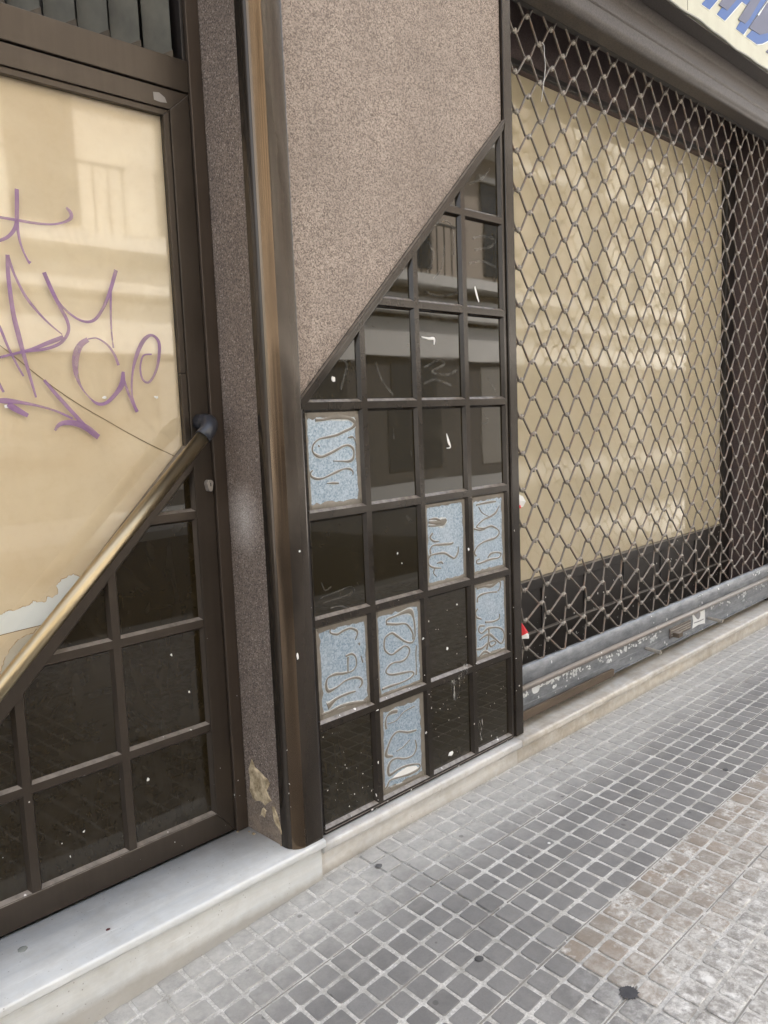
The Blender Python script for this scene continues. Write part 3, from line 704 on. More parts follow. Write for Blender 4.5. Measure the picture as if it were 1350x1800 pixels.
mb.add([v+Vector((0, -.0008, 0)) for v in q] + [v+Vector((0, .0006, 0)) for v in q], [list(range(8)), list(range(15, 7, -1))] + [[i, i+8, (i+1) % 8+8, (i+1) % 8] for i in range(8)]); mb.build('splash_or_shine', m_white, tile_obj[(0, 1)])  # white patch painted in for the gleam on this zinc square
for pts_ in ([(830,640),(850,620),(900,615),(930,660),(935,790)], [(800,720),(830,790),(795,880)], [(885,740),(870,850),(830,910)], [(1030,700),(1090,690),(1145,710),(1120,745),(1040,760)], [(1010,830),(1080,820),(1150,850)],
             [(780,1370),(850,1330),(885,1350),(820,1390),(900,1405),(950,1380)], [(780,1450),(840,1430),(920,1460)], [(530,1340),(560,1430),(620,1510)], [(1110,1420),(1150,1490)], [(340,1330),(380,1350),(350,1480)],
             [(1010,420),(1080,390),(1120,340)], [(780,975),(860,1000),(950,985)]):
    mb = MB(); stroke(mb, cA, pts_, .0042, yB-.0003, .0004); mb.build('dried_smear', m_smear, panel)
for pts_ in ([(250,1070),(270,1110),(300,1090)], [(240,1150),(320,1120),(400,1090),(410,1120),(260,1175)], [(300,1200),(340,1190),(400,1200)], [(620,275),(625,330)], [(710,385),(715,420)], [(1090,190),(1110,240),(1080,250)], [(700,760),(690,725),(720,760)]):
    mb = MB(); stroke(mb, cB, pts_, .0026, yB-.0003, .0004); mb.build('dried_smear', m_smear, panel)
mb = MB()
def quadp(cr, pts, y): q = [at(*cr(a, b), 1, y) for a, b in pts]; mb.add(q, [list(range(len(q)))])
mb = MB(); quadp(cC, [(880,400),(950,365),(935,460),(900,520),(880,470)], yB-.0014)
mb.build('scuff_mark', m_scrape, panel); mb = MB()
quadp(cC, [(1010,620),(1035,600),(1040,700),(1015,720)], yB-.0014)
mb.build('scuff_mark', m_scrape, panel); mb = MB()
quadp(cC, [(905,400),(945,330),(975,330),(950,400)], -.0046)
mb.build('scuff_mark', m_scrape, panel)

# ------------------------------------------------------------------ entrance door
YD = .190
door = empty('entrance_door', (-.9, YD, 0), 'bronze framed shop door with cream papered glass, purple graffiti and diagonal brass bar', 'door')
XD = [-1.80, -1.5365, -1.2725, -1.0190, -.7620, -.5065, -.2470]       # tile columns; hinge side out of frame
ZD = [.0745, .334, .640, .9480, 1.30, 1.70]
mb = MB(); DT = {}
yF, yB2 = YD, YD+.012
dl = lambda x: x + 1.328          # upper limit of the tiles along the diagonal rail
for r_ in range(5):
    for c_ in range(6):
        cell = [(XD[c_], ZD[r_]), (XD[c_+1], ZD[r_]), (XD[c_+1], ZD[r_+1]), (XD[c_], ZD[r_+1])]
        cell = clip(cell, -1, 1, 1.328)
        if len(cell) < 3: continue
        cell = insidepoly(cell); cell = [q for i, q in enumerate(cell) if math.dist(q, cell[i-1]) > 1e-4]
        if len(cell) < 3: continue
        ds = []
        for i in range(len(cell)):
            p_, q = cell[i], cell[(i+1) % len(cell)]
            if abs(p_[0]-q[0]) < 1e-6: ds.append(.001 if p_[0] in (XD[0], XD[-1]) else .0108)
            elif abs(p_[1]-q[1]) < 1e-6: ds.append(.001 if p_[1] == ZD[0] else .0108)
            else: ds.append(.003)
        xs = [q[0] for q in cell]; zs = [q[1] for q in cell]; k = len(cell)
        if (max(xs)-min(xs)) < .06 or (max(zs)-min(zs)) < .06:
            mb.add([(q[0], yF, q[1]) for q in cell], [list(range(k))]); continue
        O = inset(cell, ds); I = inset(O, [.007]*k)
        mb.add([(q[0], yF, q[1]) for q in cell] + [(q[0], yF, q[1]) for q in O] + [(q[0], yB2, q[1]) for q in I],
               [[i, (i+1) % k, k+(i+1) % k, k+i] for i in range(k)] + [[k+i, k+(i+1) % k, 2*k+(i+1) % k, 2*k+i] for i in range(k)])
        DT[(r_, c_)] = I
mb.build('muntin_grid', m_door, door)
for I in DT.values():
    k = len(I); ex = inset(I, [-.004]*k); tx, tz = random.uniform(-.003, .003), random.uniform(-.003, .003); cxm = ex[0][0]; czm = ex[0][1]
    V = [(q[0], yB2+.001+(q[0]-cxm)*tx+(q[1]-czm)*tz, q[1]) for q in ex]; V += [(v[0], v[1]+.006, v[2]) for v in V]
    MB().add(V, [list(range(k)), list(range(2*k-1, k-1, -1))] + [[i, i+k, (i+1) % k+k, (i+1) % k] for i in range(k)]).build('glass_tile', m_tiledoor, door)
# stiles and rails (mitred corners)
xo, xi = -.1885, -.2465
zb, zi, zt, zti = .004, .074, 2.066, 2.016
xl, xli = -1.86, -1.8005
def bar(poly, nm, y0=YD-.003, y1=YD+.035, mt=None, bv=.0015): return MB().prism(insidepoly(poly), 1, y0, y1).build(nm, mt or m_door, door, bevel=bv)
bar([(xo, zb), (xo, zt), (xi, zti), (xi, zi)], 'stile')
bar([(xl, zb), (xl, zt), (xli, zti), (xli, zi)], 'stile')
bar([(xl, zb), (xo, zb), (xi, zi), (xli, zi)], 'bottom_rail')
bar([(xl, zt), (xo, zt), (xi, zti), (xli, zti)], 'top_rail')
# glazing beads round the big pane
gx = -.2640; gzt = 2.000
bar([(xi-.0005, zti-.0005), (xi-.0005, 1.335), (gx, 1.335), (gx, gzt)], 'glazing_bead', YD+.003, YD+.018)
bar([(xi-.0005, 1.334), (xi-.0005, 1.083), (gx, 1.083), (gx, 1.334)], 'glazing_bead', YD+.003, YD+.018)
bar([(xli, zti-.0005), (xi-.0010, zti-.0005), (gx-.0005, gzt), (xli, gzt)], 'glazing_bead', YD+.003, YD+.018)
# diagonal rail
bar([(xi-.001, dl(xi-.001)+.001), (xi-.001, dl(xi-.001)+.075), (-1.30, dl(-1.30)+.075), (-1.402, .0745), (-1.252, .0760)], 'diagonal_rail', YD-.005, YD+.03, bv=.001)
# pane, paper behind it
YG = YD+.016
polyg = [(gx+.003, gzt+.003), (-1.80, gzt+.003), (-1.80, -1.80+1.38), (gx+.003, gx+.003+1.395)]
polyg = clip(insidepoly(polyg), 0, -1, -.08)
obj('glass_pane', [(x, YG, z) for x, z in polyg], [list(range(len(polyg)))], m_glass, door)
gp = COL.objects['glass_pane']
polyp = [(gx+.003, gzt+.003), (-1.80, gzt+.003), (-1.80, .09), (-1.20, .09), (gx+.003, gx+.003+1.37)]
obj('paper_sheet', [(x, YG+.009, z) for x, z in polyp] + [(x, YG+.0098, z) for x, z in polyp], [[0, 1, 2, 3, 4], [9, 8, 7, 6, 5]], m_paper, door, label='cream paper taped behind the door glass')
# water bleached patches of the paper
cw = crop(0, 980, 6.43); yp = YG+.0085
def patch(mb_, top, cr, y, close):
    q = [at(*cr(a, b), 1, y) for a, b in top+close]; k = len(q)
    cx = sum((v for v in q), Vector())/k; mb_.add(q, [list(range(k))])
def rag(L, amp=9):
    out = []
    for i in range(len(L)-1):
        for k in range(5):
            t = k/5; out.append((L[i][0]+(L[i+1][0]-L[i][0])*t + (random.uniform(-amp, amp)*.8 if k else 0), L[i][1]+(L[i+1][1]-L[i][1])*t + (random.uniform(-amp, amp) if k else 0)))
    return out+[L[-1]]
t1 = rag([(-60,690),(0,645),(80,605),(180,588),(270,550),(340,530),(370,490),(430,500),(510,500),(530,440),(590,455),(655,400),(635,310),(690,245),(830,180),(900,215),(960,215)])
t2 = rag([(420,810),(330,870),(200,930),(130,1020),(60,1120),(20,1250),(-20,1400)], 12)
mb = MB(); patch(mb, t1, cw, yp, [(640,750),(500,757),(300,805),(0,880),(-60,900)]); mb.build('bleached_patch', m_white_paper, door)
mb = MB(); patch(mb, t2, cw, yp, [(200,1400),(500,1000),(540,760)]); mb.build('bleached_patch', plain('grey_damp_paper', (.56, .50, .40)), door)
mb = MB()
stroke(mb, cw, t1, .0010, yp-.0004, .0002, False); stroke(mb, cw, t2, .0010, yp-.0004, .0002, False)
mb.build('water_stain', m_stain, door)
mb = MB()
cg = crop(0, 320, 3.75)
stroke(mb, cg, [(-40,1050),(0,1078),(70,1130),(180,1220),(290,1305),(420,1400),(560,1490),(700,1570),(820,1640),(960,1715),(1125,1795),(1200,1830)], .0011, yp-.0008, .0004)
stroke(mb, crop(0, 980, 6.43), [(-60,900),(0,880),(300,805),(500,757)], .0009, yp-.0006, .0004)
mb.build('paper_fold', m_crease, door)
mb = MB()
for a, b in [(688, 1420), (1028, 1418), (42, 1480)]:
    v = at(*cg(a, b), 1, YG-.001); blob(mb, v.x, v.z, .0065, .0038, YG-.0008, .0006)
mb.build('paper_hole', m_white, door)  # white blobs standing in for holes in the paper
# graffiti on the outside of the pane
mb = MB(); YS = YG-.0012
G = [[(110,45,1.6),(112,130,1.6),(112,230,1.6),(118,320,1.2),(140,420,.9),(180,510,.8),(200,535,1.5)],
 [(-40,225),(0,232),(120,252,1.1),(240,272),(350,278,.8),(430,262),(468,235,1.5),(465,200,1.5),(436,168,1)],
 [(108,240),(100,300,1.4),(60,355,1.3),(0,385,1.2),(-40,395)],
 [(50,480,1.6),(55,620,1.6),(85,850,1.8),(120,1000,2),(160,1150,1.6),(200,1290,1.2),(238,1420,.8)],
 [(50,480,1.2),(100,620),(180,770,1.2),(300,910,.8),(410,1005,.5)],
 [(418,1022,1.7),(330,1055,1.7),(200,1105,1.2),(60,1140),(-40,1165)],
 [(290,595,1.7),(340,710,1.7),(400,830,1.5),(445,920,1.4),(450,990,1.3),(400,1060,1.3),(300,1100,1.2),(150,1120),(0,1155)],
 [(290,595,.8),(360,750),(440,850,.9),(540,915,1),(620,910,1.3),(680,830,1.3),(725,720,1.6),(765,580,1.7)],
 [(730,720,1),(730,850,1),(735,980,.8),(748,1095,.7)],
 [(580,1038,2),(530,1075,2.6),(500,1150,3),(500,1250,2.2),(530,1340,1.0),(580,1410,.5),(640,1460,1.3),(700,1455,1.4),(760,1400,1.8),(805,1330,2.4),(812,1250,1.4)],
 [(580,1035,.6),(640,1030,.6),(710,1075,.9),(755,1140,1.2),(782,1208,1.2)],
 [(812,1290,1.2),(850,1400,1.2),(905,1515,1.7)],
 [(905,1515,1),(870,1400,1),(875,1250,1.1),(905,1130,1.8),(950,1040,1.8),(1000,1010,1.2),(1045,1050,1.5),(1050,1130,1.5),(1030,1240,1.2),(985,1318,1),(940,1300,1),(925,1220,.9),(945,1145,.8),(1000,1135,.7)],
 [(-40,900),(0,960,1.1),(50,1080,1),(110,1200,.9),(155,1280,.7)],
 [(-30,1270),(0,1340,1.1),(25,1385,.9)],
 [(-40,1440),(30,1442,2.2),(120,1450,1.5),(250,1475,1),(370,1510,.9),(480,1560,1)],
 [(50,1465,2.4),(110,1500,2.4),(185,1540,1.6)],
 [(290,1305,1.2),(380,1410,1.6),(480,1520,1.6),(580,1630,2),(650,1682,2.4)],
 [(362,1638,.9),(390,1600,1.6),(450,1585,2.2),(530,1600,2.6),(600,1640,2.6),(650,1682,2)]]
for g_ in G: stroke(mb, cg, g_, .0030, YS, .0003)
mb.build('graffiti', m_purple, door, label='purple marker scrawl on the door glass')
# small label on the top rail
c6 = crop(0, 0, 3.97)
q = [at(*c6(a, b), 1, YD-.0036) for a, b in [(1068,640),(1110,645),(1150,680),(1165,718),(1120,712),(1075,695)]]
obj('sticker', q + [v+Vector((0, .0005, 0)) for v in q], [list(range(6)), list(range(11, 5, -1))] + [[i, i+6, (i+1) % 6+6, (i+1) % 6] for i in range(6)], plain('faded_label', (.30, .275, .25)), door)
# pull bar
ch = crop(0, 600, 2.571)
YB_ = .108
e1 = at(*ch(928, 418), 1, YB_); e0 = at(*ch(0, 1572), 1, YB_); dv = (e0-e1); e2 = e1 + dv*1.75
hb = MB().tube([e1, e2], .0188, 28).build('pull_bar', m_brass, door, smooth=False, label='diagonal polished brass pull bar')
for p_ in hb.data.polygons: p_.use_smooth = len(p_.vertices) == 4
d_ = -dv.normalized(); mb = MB()
pts = []; rb = .046
for k in range(-1, 11):
    a = max(0, k)/10*math.pi/2
    pts.append(e1 + d_*(rb*math.sin(a)) + Vector((0, 1, 0))*(rb*(1-math.cos(a))) + (d_*-.012 if k < 0 else Vector()))
pts.append(pts[-1] + Vector((0, 1, 0))*(YD-.003-pts[-1].y))
mb.tube(pts, .0218, 24); cp = mb.build('elbow_cap', m_blackpl, hb, label='black plastic elbow at the upper end of the bar')
for p_ in cp.data.polygons: p_.use_smooth = len(p_.vertices) == 4
# lock
v = at(*ch(950, 645), 1, YD-.018); mb = MB()
prof = [(v.x+.010*math.cos(a), v.z+.002+.010*math.sin(a)) for a in [math.pi*k/8 for k in range(9)]] + [(v.x+.0105*math.cos(a)*.62, v.z-.014+.007*math.sin(a)) for a in [math.pi+math.pi*k/6 for k in range(7)]]
lk = mb.prism(insidepoly(prof), 1, YD-.020, YD-.002).build('lock_cylinder', m_lock, door, bevel=.001)
MB().box((v.x-.0012, YD-.0215, v.z-.006), (v.x+.0012, YD-.0195, v.z+.004)).build('key_slot', m_slot, lk)

# ------------------------------------------------------------------ door frame with louvred fanlight
dfr = empty('door_frame', (-1.0, .2, 0), 'bronze door frame with vertical glass louvres above the papered door', 'door frame')
def fbox(a, b, nm, mt=m_door, bv=.002): return MB().box(a, b).build(nm, mt, dfr, bevel=bv)
fbox((-.1865, YD-.012, -.0025), (-.1475, YD+.05, 3.0), 'jamb', mk_bronze('jamb_bronze', (.075, .056, .042), .42, .45, .5, (.6, 0)).m)
fbox((-1.90, YD-.012, -.0025), (-1.862, YD+.05, 3.0), 'jamb')
fbox((-1.861, YD-.006, 2.070), (-.1875, YD+.05, 2.150), 'transom')
fbox((-.197, YD+.0, 2.1510), (-.1875, YD+.05, 3.0), 'fanlight_stile', m_dark)
LS = [(8, 11), (73, 30), (136, 50), (194, 68), (249, 85), (305, 100)]
xs_ = [-.218, -.309, -.394, -.478, -.563, -.646, -.729, -.812, -.895, -.978, -1.061, -1.144, -1.227, -1.31, -1.393, -1.476, -1.559, -1.642, -1.725, -1.808]
for x in xs_:
    mb = MB(); y0, y1 = YD+.016, YD+.075
    # blade turned about its vertical axis, near edge at the right
    mb.add([(x, y0, 2.152), (x-.062, y0+.034, 2.152), (x-.062, y0+.040, 2.152), (x, y0+.006, 2.152),
            (x, y0, 2.95), (x-.062, y0+.034, 2.95), (x-.062, y0+.040, 2.95), (x, y0+.006, 2.95)],
           [(0,3,2,1),(4,5,6,7),(0,1,5,4),(1,2,6,5),(2,3,7,6),(3,0,4,7)])
    b = mb.build('louvre_blade', m_louvre, dfr)
    MB().add([(x+.001, y0-.003, 2.1505), (x-.034, y0+.016, 2.1505), (x-.034, y0+.024, 2.1505), (x+.001, y0+.009, 2.1505), (x+.001, y0-.003, 2.176), (x-.034, y0+.016, 2.158), (x-.034, y0+.024, 2.158), (x+.001, y0+.009, 2.176)], [(0,3,2,1),(4,5,6,7),(0,1,5,4),(1,2,6,5),(2,3,7,6),(3,0,4,7)]).build('blade_clip', m_frame, b)
fbox((-1.861, YD+.10, 2.151), (-.1875, YD+.11, 3.0), 'fanlight_back', m_gap, 0)

# ------------------------------------------------------------------ display window
win = empty('display_window', (2.3, .3, -.02), 'large display window covered inside with pale cream paper behind the grille', 'window')
YW = .300
def wbox(a, b, nm, mt=m_dark, bv=.003, lb=None): return MB().box(a, b).build(nm, mt, win, bevel=bv, label=lb)
wbox((1.0, YW-.012, .405), (3.66, YW+.04, .452), 'bottom_frame')
wbox((1.0, YW+.0, .215), (3.66, YW+.04, .404), 'kick_panel')
wbox((1.0, YW-.02, .185), (3.66, YW+.04, .214), 'ledge')
wbox((1.0, YW-.004, -.0255), (3.66, YW+.04, .184), 'kick_panel')
wbox((3.535, YW-.014, .4525), (3.66, YW+.04, 2.585), 'side_frame')
wbox((1.0, YW-.014, 2.5855), (3.66, YW+.04, 2.93), 'head_board', m_sidewall)
wbox((1.0, YW-.030, 2.5870), (3.66, YW-.0145, 2.612), 'head_bead')
for x in (1.23, 1.57, 1.93, 2.31, 2.72, 3.15): wbox((x, YW-.006, .216), (x+.012, YW-.0005, .4035), 'panel_seam', m_gap, 0)
obj('window_glass', [(1.0, YW, .45), (3.537, YW, .45), (3.537, YW, 2.588), (1.0, YW, 2.588)], [[0, 1, 2, 3]], mk_glass('display_glass', boost=.45, rough=.05), win)
V = []; Fc = []; nx, nz = 24, 16
for j in range(nz+1):
    for i in range(nx+1):
        x = 1.0+(3.533-1.0)*i/nx; z = .455+(2.584-.455)*j/nz; V.append((x, YW+.012+.004*math.sin(x*3.1+z*1.3)+.003*math.sin(z*4+x), z))
for j in range(nz):
    for i in range(nx): a = j*(nx+1)+i; Fc.append([a, a+1, a+nx+2, a+nx+1])
obj('paper_sheet', V, Fc, m_paper2, win, smooth=True, label='pale cream paper covering the whole display window')

# ------------------------------------------------------------------ rolling grille
gr = empty('rolling_grille', (2.3, .05, -.02), 'closed roll down grille of wavy steel rods over the display window', 'grille')
YGr = .05; PX, PZ = .1549, .1372; X0 = 1.0925
zA = [2.547 - PZ*k for k in range(-1, 14)] + [.640, .508, .387, .277]
lat = MB(); ln = MB(); NC = 17
fl = .0150
def bx(j): return PX/2 + (.035 if j >= len(zA)-3 else (.008 if j == len(zA)-4 else 0))
def zBf(j):
    return zA[j]-.068 if j < len(zA)-1 else .2105
def rod(pts, y):
    q = []
    for x, z in pts:
        if .985 < x < 3.70: q.append((x, y, z))
    if len(q) > 1: lat.tube(q, .0041, 8)
wob = [[(random.uniform(-.0026, .0026), random.uniform(-.0026, .0026)) for _ in range(NC+3)] for _ in range(60)]
def nodeA(j, i): w_ = wob[j][i+1]; return X0 + PX*i + w_[0], zA[j] + w_[1]
def nodeB(j, i): w_ = wob[j+28][i+1]; return X0 + PX*i + bx(j) + w_[0], zBf(j) + w_[1]
for j in range(len(zA)):
    pts = []
    for i in range(-1, NC+1):        # rod hanging from the A nodes down to the B nodes
        xa, za = nodeA(j, i); xb, zb_ = nodeB(j, i)
        pts += [(xa-fl, za), (xa+fl, za), (xb-fl, zb_+.002), (xb+fl, zb_+.002)]
    rod(pts, YGr+.003)
    if j+1 < len(zA):
        pts = []
        for i in range(-1, NC+1):    # rod from B nodes down to the next A nodes
            xa, za = nodeA(j+1, i); xb, zb_ = nodeB(j, i)
            pts += [(xa-fl, za+.002), (xa+fl, za+.002), (xb-fl, zb_), (xb+fl, zb_)]
        rod(pts, YGr-.003)
    for i in range(-1, NC+1):
        for (x, z), on in ((nodeA(j, i), True), (nodeB(j, i), j+1 < len(zA))):
            if 1.0 < x < 3.67 and on:
                s_ = random.uniform(-.05, .05)
                ln.tube([(x-.0130, YGr, z-.0005+s_*.01), (x+.0130, YGr, z+.0025-s_*.01)], .0063, 8)
                ln.tube([(x-.0035, YGr-.003, z-.0085), (x+.003, YGr-.003, z+.0095)], .0052, 8)
lt = lat.build('rod_mesh', m_grille, gr, smooth=True, label='wavy steel rods hooked into diamonds, bunched at the bottom')
ln.build('link_sleeve', m_link, lt, smooth=True)
# bottom rail: rounded hood, round rod, flat strip
prof = [(YGr+.012, .125), (YGr+.012, .2085), (YGr+.004, .2105)]
for a in range(0, 101, 10): prof.append((YGr+.004-.018*math.sin(math.radians(a)*.9), .2105-.036*(1-math.cos(math.radians(a)*.9))))
prof += [(YGr-.015, .150), (YGr-.012, .1395), (YGr-.012, .125)]
o = MB().prism(prof, 0, 1.0, 3.675).build('bottom_rail', m_rail, gr)
for p_ in o.data.polygons: p_.use_smooth = abs(p_.normal.x) < .5
o.data.set_sharp_from_angle(angle=math.radians(35)) if hasattr(o.data, 'set_sharp_from_angle') else None
MB().tube([(1.0, YGr-.022, .133), (3.675, YGr-.022, .133)], .0125, 14).build('round_rod', mk_bronze('worn_steel_rod', (.30, .27, .245), .42, .6, .2, (.3, 0)).m, gr, smooth=True)
MB().box((1.0, YGr-.014, .0175), (3.675, YGr+.008, .1185)).build('flat_strip', m_rail, gr, bevel=.002)
MB().box((1.0, YGr-.019, .0115), (3.675, YGr+.002, .0170)).build('bottom_lip', m_rail, gr, bevel=.001)
MB().tube([(1.0, YGr-.0142, .060), (3.675, YGr-.0142, .060)], .0013, 6).build('strip_rib', m_rail, gr)
# side channel
MB().box((.9925, .066, -.0255), (1.03, .10, 2.655)).build('guide_channel', m_dark, gr, bevel=.002)
MB().box((3.655, .066, -.0255), (3.681, .10, 2.655)).build('guide_channel', m_dark, gr, bevel=.002)
# residues of stickers on the strip
cR = crop(880, 950, 5.4); mb = MB(); YR = YGr-.0148
def resid(a, b, w_, h_, n_=7):
    v = at(*cR(a, b), 1, YR); mb = MB()
    for _ in range(n_): blob(mb, v.x+random.uniform(-.5, .5)*w_, v.z+random.uniform(-.5, .5)*h_, w_*random.uniform(.08, .22), h_*random.uniform(.1, .3), YR+.0004, .0004, 6)
    mb.build('sticker_residue', m_residue, gr)
v = at(*cR(335, 1405), 1, YR)
k = 20; rr = [(.020*(1+.04*math.sin(5*a)), a) for a in [2*math.pi*i/k for i in range(k)]]
mb.add([(v.x+r_*math.cos(a)*1.35, YR-.0003, v.z+r_*math.sin(a)) for r_, a in rr] + [(v.x+r_*math.cos(a)*1.35, YR+.0006, v.z+r_*math.sin(a)) for r_, a in rr], [list(range(k))] + [[i, i+k, (i+1) % k+k, (i+1) % k] for i in range(k)])
mb.build('sticker_residue', m_residue, gr)
for a, b, w_, h_, n_ in [(240,1450,.05,.03,9),(430,1350,.09,.02,9),(525,1340,.06,.04,10),(620,1280,.04,.03,8),(690,1250,.05,.035,16),(765,1220,.05,.02,8),(835,1210,.04,.02,5),(950,1130,.04,.025,6),(1035,1125,.05,.03,14),(1125,1060,.045,.025,9),(1200,1010,.05,.03,12),(1260,1000,.06,.02,8),(1330,960,.05,.02,7)]: resid(a, b, w_, h_, n_)
cR = crop(1100, 950, 5.4)
for a, b, w_, h_, n_ in [(150,945,.05,.025,6),(205,915,.04,.02,5),(270,910,.07,.04,14),(350,850,.06,.02,5),(830,620,.06,.03,12),(905,600,.05,.02,5),(980,590,.05,.02,6),(1070,530,.03,.03,6),(1120,505,.06,.035,10),(1230,450,.05,.03,6),(1300,420,.05,.03,6),(1250,310,.06,.02,6),(710,530,.05,.015,5)]: resid(a, b, w_, h_, n_)
# leaflet stuck on the strip
cl = crop(1100, 950, 5.4)
q = [at(*cl(a, b), 1, YR-.001) for a, b in [(628,690),(750,615),(752,785),(690,800),(632,838),(640,760)]]
obj('leaflet', q + [v+Vector((0, .001, 0)) for v in q], [list(range(6)), list(range(11, 5, -1))] + [[i, i+6, (i+1) % 6+6, (i+1) % 6] for i in range(6)], m_white_paper, gr, label='torn white sticker on the bottom strip')
mb = MB(); stroke(mb, cl, [(650,690,1.5),(690,715,3.2),(700,680,1.6)], .006, YR-.0012, .0005); stroke(mb, cl, [(645,785,.6),(700,765,.8),(740,745,.5)], .004, YR-.0012, .0005); mb.build('leaflet_smudge', plain('smudge', (.25, .25, .26)), gr)
# lock box outline, bolt and pins
mb = MB(); q = [at(*cl(a, b), 1, YR) for a, b in [(410,790),(610,690),(620,790),(430,880)]]
x0_, x1_ = q[0].x, q[1].x; z0_, z1_ = .048, .098
lb_ = MB().box((x0_, YR-.006, z0_), (x1_, YR+.0004, z1_)).build('lock_plate', mk_bronze('rusty_lock_plate', (.16, .135, .12), .5, .5, .1, (.3, 0)).m, gr, bevel=.003)
for zz_ in (.062, .074, .086): MB().box((x0_+.012, YR-.009, zz_-.0025), (x1_-.012, YR-.0062, zz_+.0025)).build('lock_rib', m_link, lb_)
v = at(*cl(535, 890), 1, YGr-.05); MB().box((v.x-.045, YGr-.055, v.z-.010), (v.x+.0, YGr-.0195, v.z+.014)).build('bolt_block', mk_bronze('rusty_bolt', (.12, .09, .065), .6, .3, .1, (.3, 0)).m, gr, bevel=.003)
for (a, b) in ((315, 1055), (900, 760)):
    v = at(*cl(a, b), 1, YGr-.085)
    MB().tube([(v.x, YGr-.019, v.z+.004), (v.x-.01, YGr-.10, v.z)], .009, 10).build('locking_pin', m_link, gr)

# ------------------------------------------------------------------ loose things by the grille
o = MB().box((1.0, .0170, .0085), (1.715, .0300, .0420)).build('timber_strip', m_wood, bevel=.002)
o['label'] = 'weathered brown timber strip along the bottom edge of the grille rail at its left end'; o['category'] = 'timber'
def scrap(name, pts_w, pts_r, cr, label, y=.035):
    e = at(*cr(*pts_w[0]), 1, y); rt = empty(name, e, label, 'paper scrap')
    for pts, mt, dy, nm in ((pts_w, m_white, 0, 'white_part'), (pts_r, m_red, -.0015, 'red_part')):
        q = [at(*cr(a, b), 1, y+dy) for a, b in pts]; k = len(q)
        q = [v + Vector((0, .004*math.sin(i*1.7), 0)) for i, v in enumerate(q)]
        c_ = sum(q, Vector())/k + Vector((0, -.004, 0))
        MB().add(q+[c_]+[v+Vector((0, .0012, 0)) for v in q], [[i, (i+1) % k, k] for i in range(k)] + [[k+1+i for i in range(k)][::-1]] + [[i, k+1+i, k+1+(i+1) % k, (i+1) % k] for i in range(k)]).build(nm, mt, rt)
cs = crop(850, 700, 2.7)
scrap('paper_scrap', [(160,480),(170,455),(185,465),(197,490),(190,515),(165,520)], [(162,508),(180,506),(178,523),(163,522)], cs, 'crumpled white scrap with a little red, stuck in the grille edge higher up')
scrap('paper_scrap', [(183,1110),(200,1105),(214,1120),(212,1140),(185,1142)], [(180,1065),(195,1080),(212,1112),(196,1118),(183,1128)], cs, 'small red and white paper scrap stuck in the grille near the bottom')
ct = crop(880, 0, 6.75); mb = MB()
q = [at(*ct(a, b), 1, .040) for a, b in [(490,505),(515,540),(520,640),(530,780),(520,920),(505,1040),(495,1120),(483,1205)]]
mb.tube(smoothpts([tuple(v) for v in q], 4), .0012, 6)
o = mb.build('cable_tie', m_white, smooth=True); o['label'] = 'thin white cable tie hanging from a link near the top of the grille'; o['category'] = 'cable tie'

# ------------------------------------------------------------------ shop sign
YSg = -.120
sg = empty('shop_sign', (2.9, YSg, 2.86), 'cream shop sign with blue and slate letters above the grille', 'sign')
V = []; nx = 60; x0_, x1_ = 1.05, 5.0; mb = MB()
for i in range(nx+1):
    x = x0_+(x1_-x0_)*i/nx; e = .004*math.sin(x*9)+.003*math.sin(x*23+1)
    V += [(x, YSg, 2.857+e), (x, YSg, 3.60), (x, YSg+.07, 3.60), (x, YSg+.07, 2.857+e*.3)]
Fc = []
for i in range(nx):
    for k in range(4): a = i*4+k; b = i*4+(k+1) % 4; Fc.append([a, b, b+4, a+4])
Fc += [[0, 1, 2, 3], [nx*4+3, nx*4+2, nx*4+1, nx*4]]
MB().add(V, Fc).build('sign_board', m_sign, sg)
mb = MB(); pts = []
for i in range(nx+1):
    x = x0_+(x1_-x0_)*i/nx; pts.append((x, YSg-.001, 2.857+.004*math.sin(x*9)+.003*math.sin(x*23+1)))
mb.tube(pts, .004, 6); mb.build('edge_trim', m_signedge, sg, smooth=True)
MB().box((x0_, YSg+.0705, 2.863), (x1_, -.0465, 3.5)).build('bracket', m_gap, sg)
MB().box((x0_, YSg+.003, 2.8475), (x1_, -.0465, 2.8505)).build('underside', m_lintel, sg)
cS = crop(1190, 0, 8.4375)
v = at(*cS(155, 215), 1, YSg); MB().box((v.x-.0012, YSg-.0008, 2.868), (v.x+.0012, YSg+.001, 3.59)).build('board_seam', m_gap, sg)
def letter(pts, mt, y, nm='letter_stroke'):
    q = [at(*cS(a, b), 1, YSg) for a, b in pts]; k = len(q)
    poly = insidepoly([(v.x, v.z) for v in q])
    MB().prism(poly, 1, y, y+.0025).build(nm, mt, sg)
def grow(pts, d):
    cx = sum(p_[0] for p_ in pts)/len(pts); cy = sum(p_[1] for p_ in pts)/len(pts)
    return [(cx+(p_[0]-cx)*1.0 + (d if p_[0] > cx else -d), cy+(p_[1]-cy) + (d if p_[1] > cy else -d)) for p_ in pts]
Y1, Y2, Y3 = YSg-.0016, YSg-.0030, YSg-.0045
blues = [[(360,65),(475,145),(720,-140),(605,-220)],
         [(585,215),(705,310),(955,25),(1025,75),(1230,-160),(1000,-320)],
         [(870,430),(980,515),(1060,400),(1330,-10),(1480,-230),(1330,-330),(1010,340),(935,315)],
         [(1020,545),(1100,600),(1180,660),(1260,650),(1350,605),(1440,520),(1510,400),(1560,200),(1500,100),(1350,480),(1220,515),(1105,450)]]
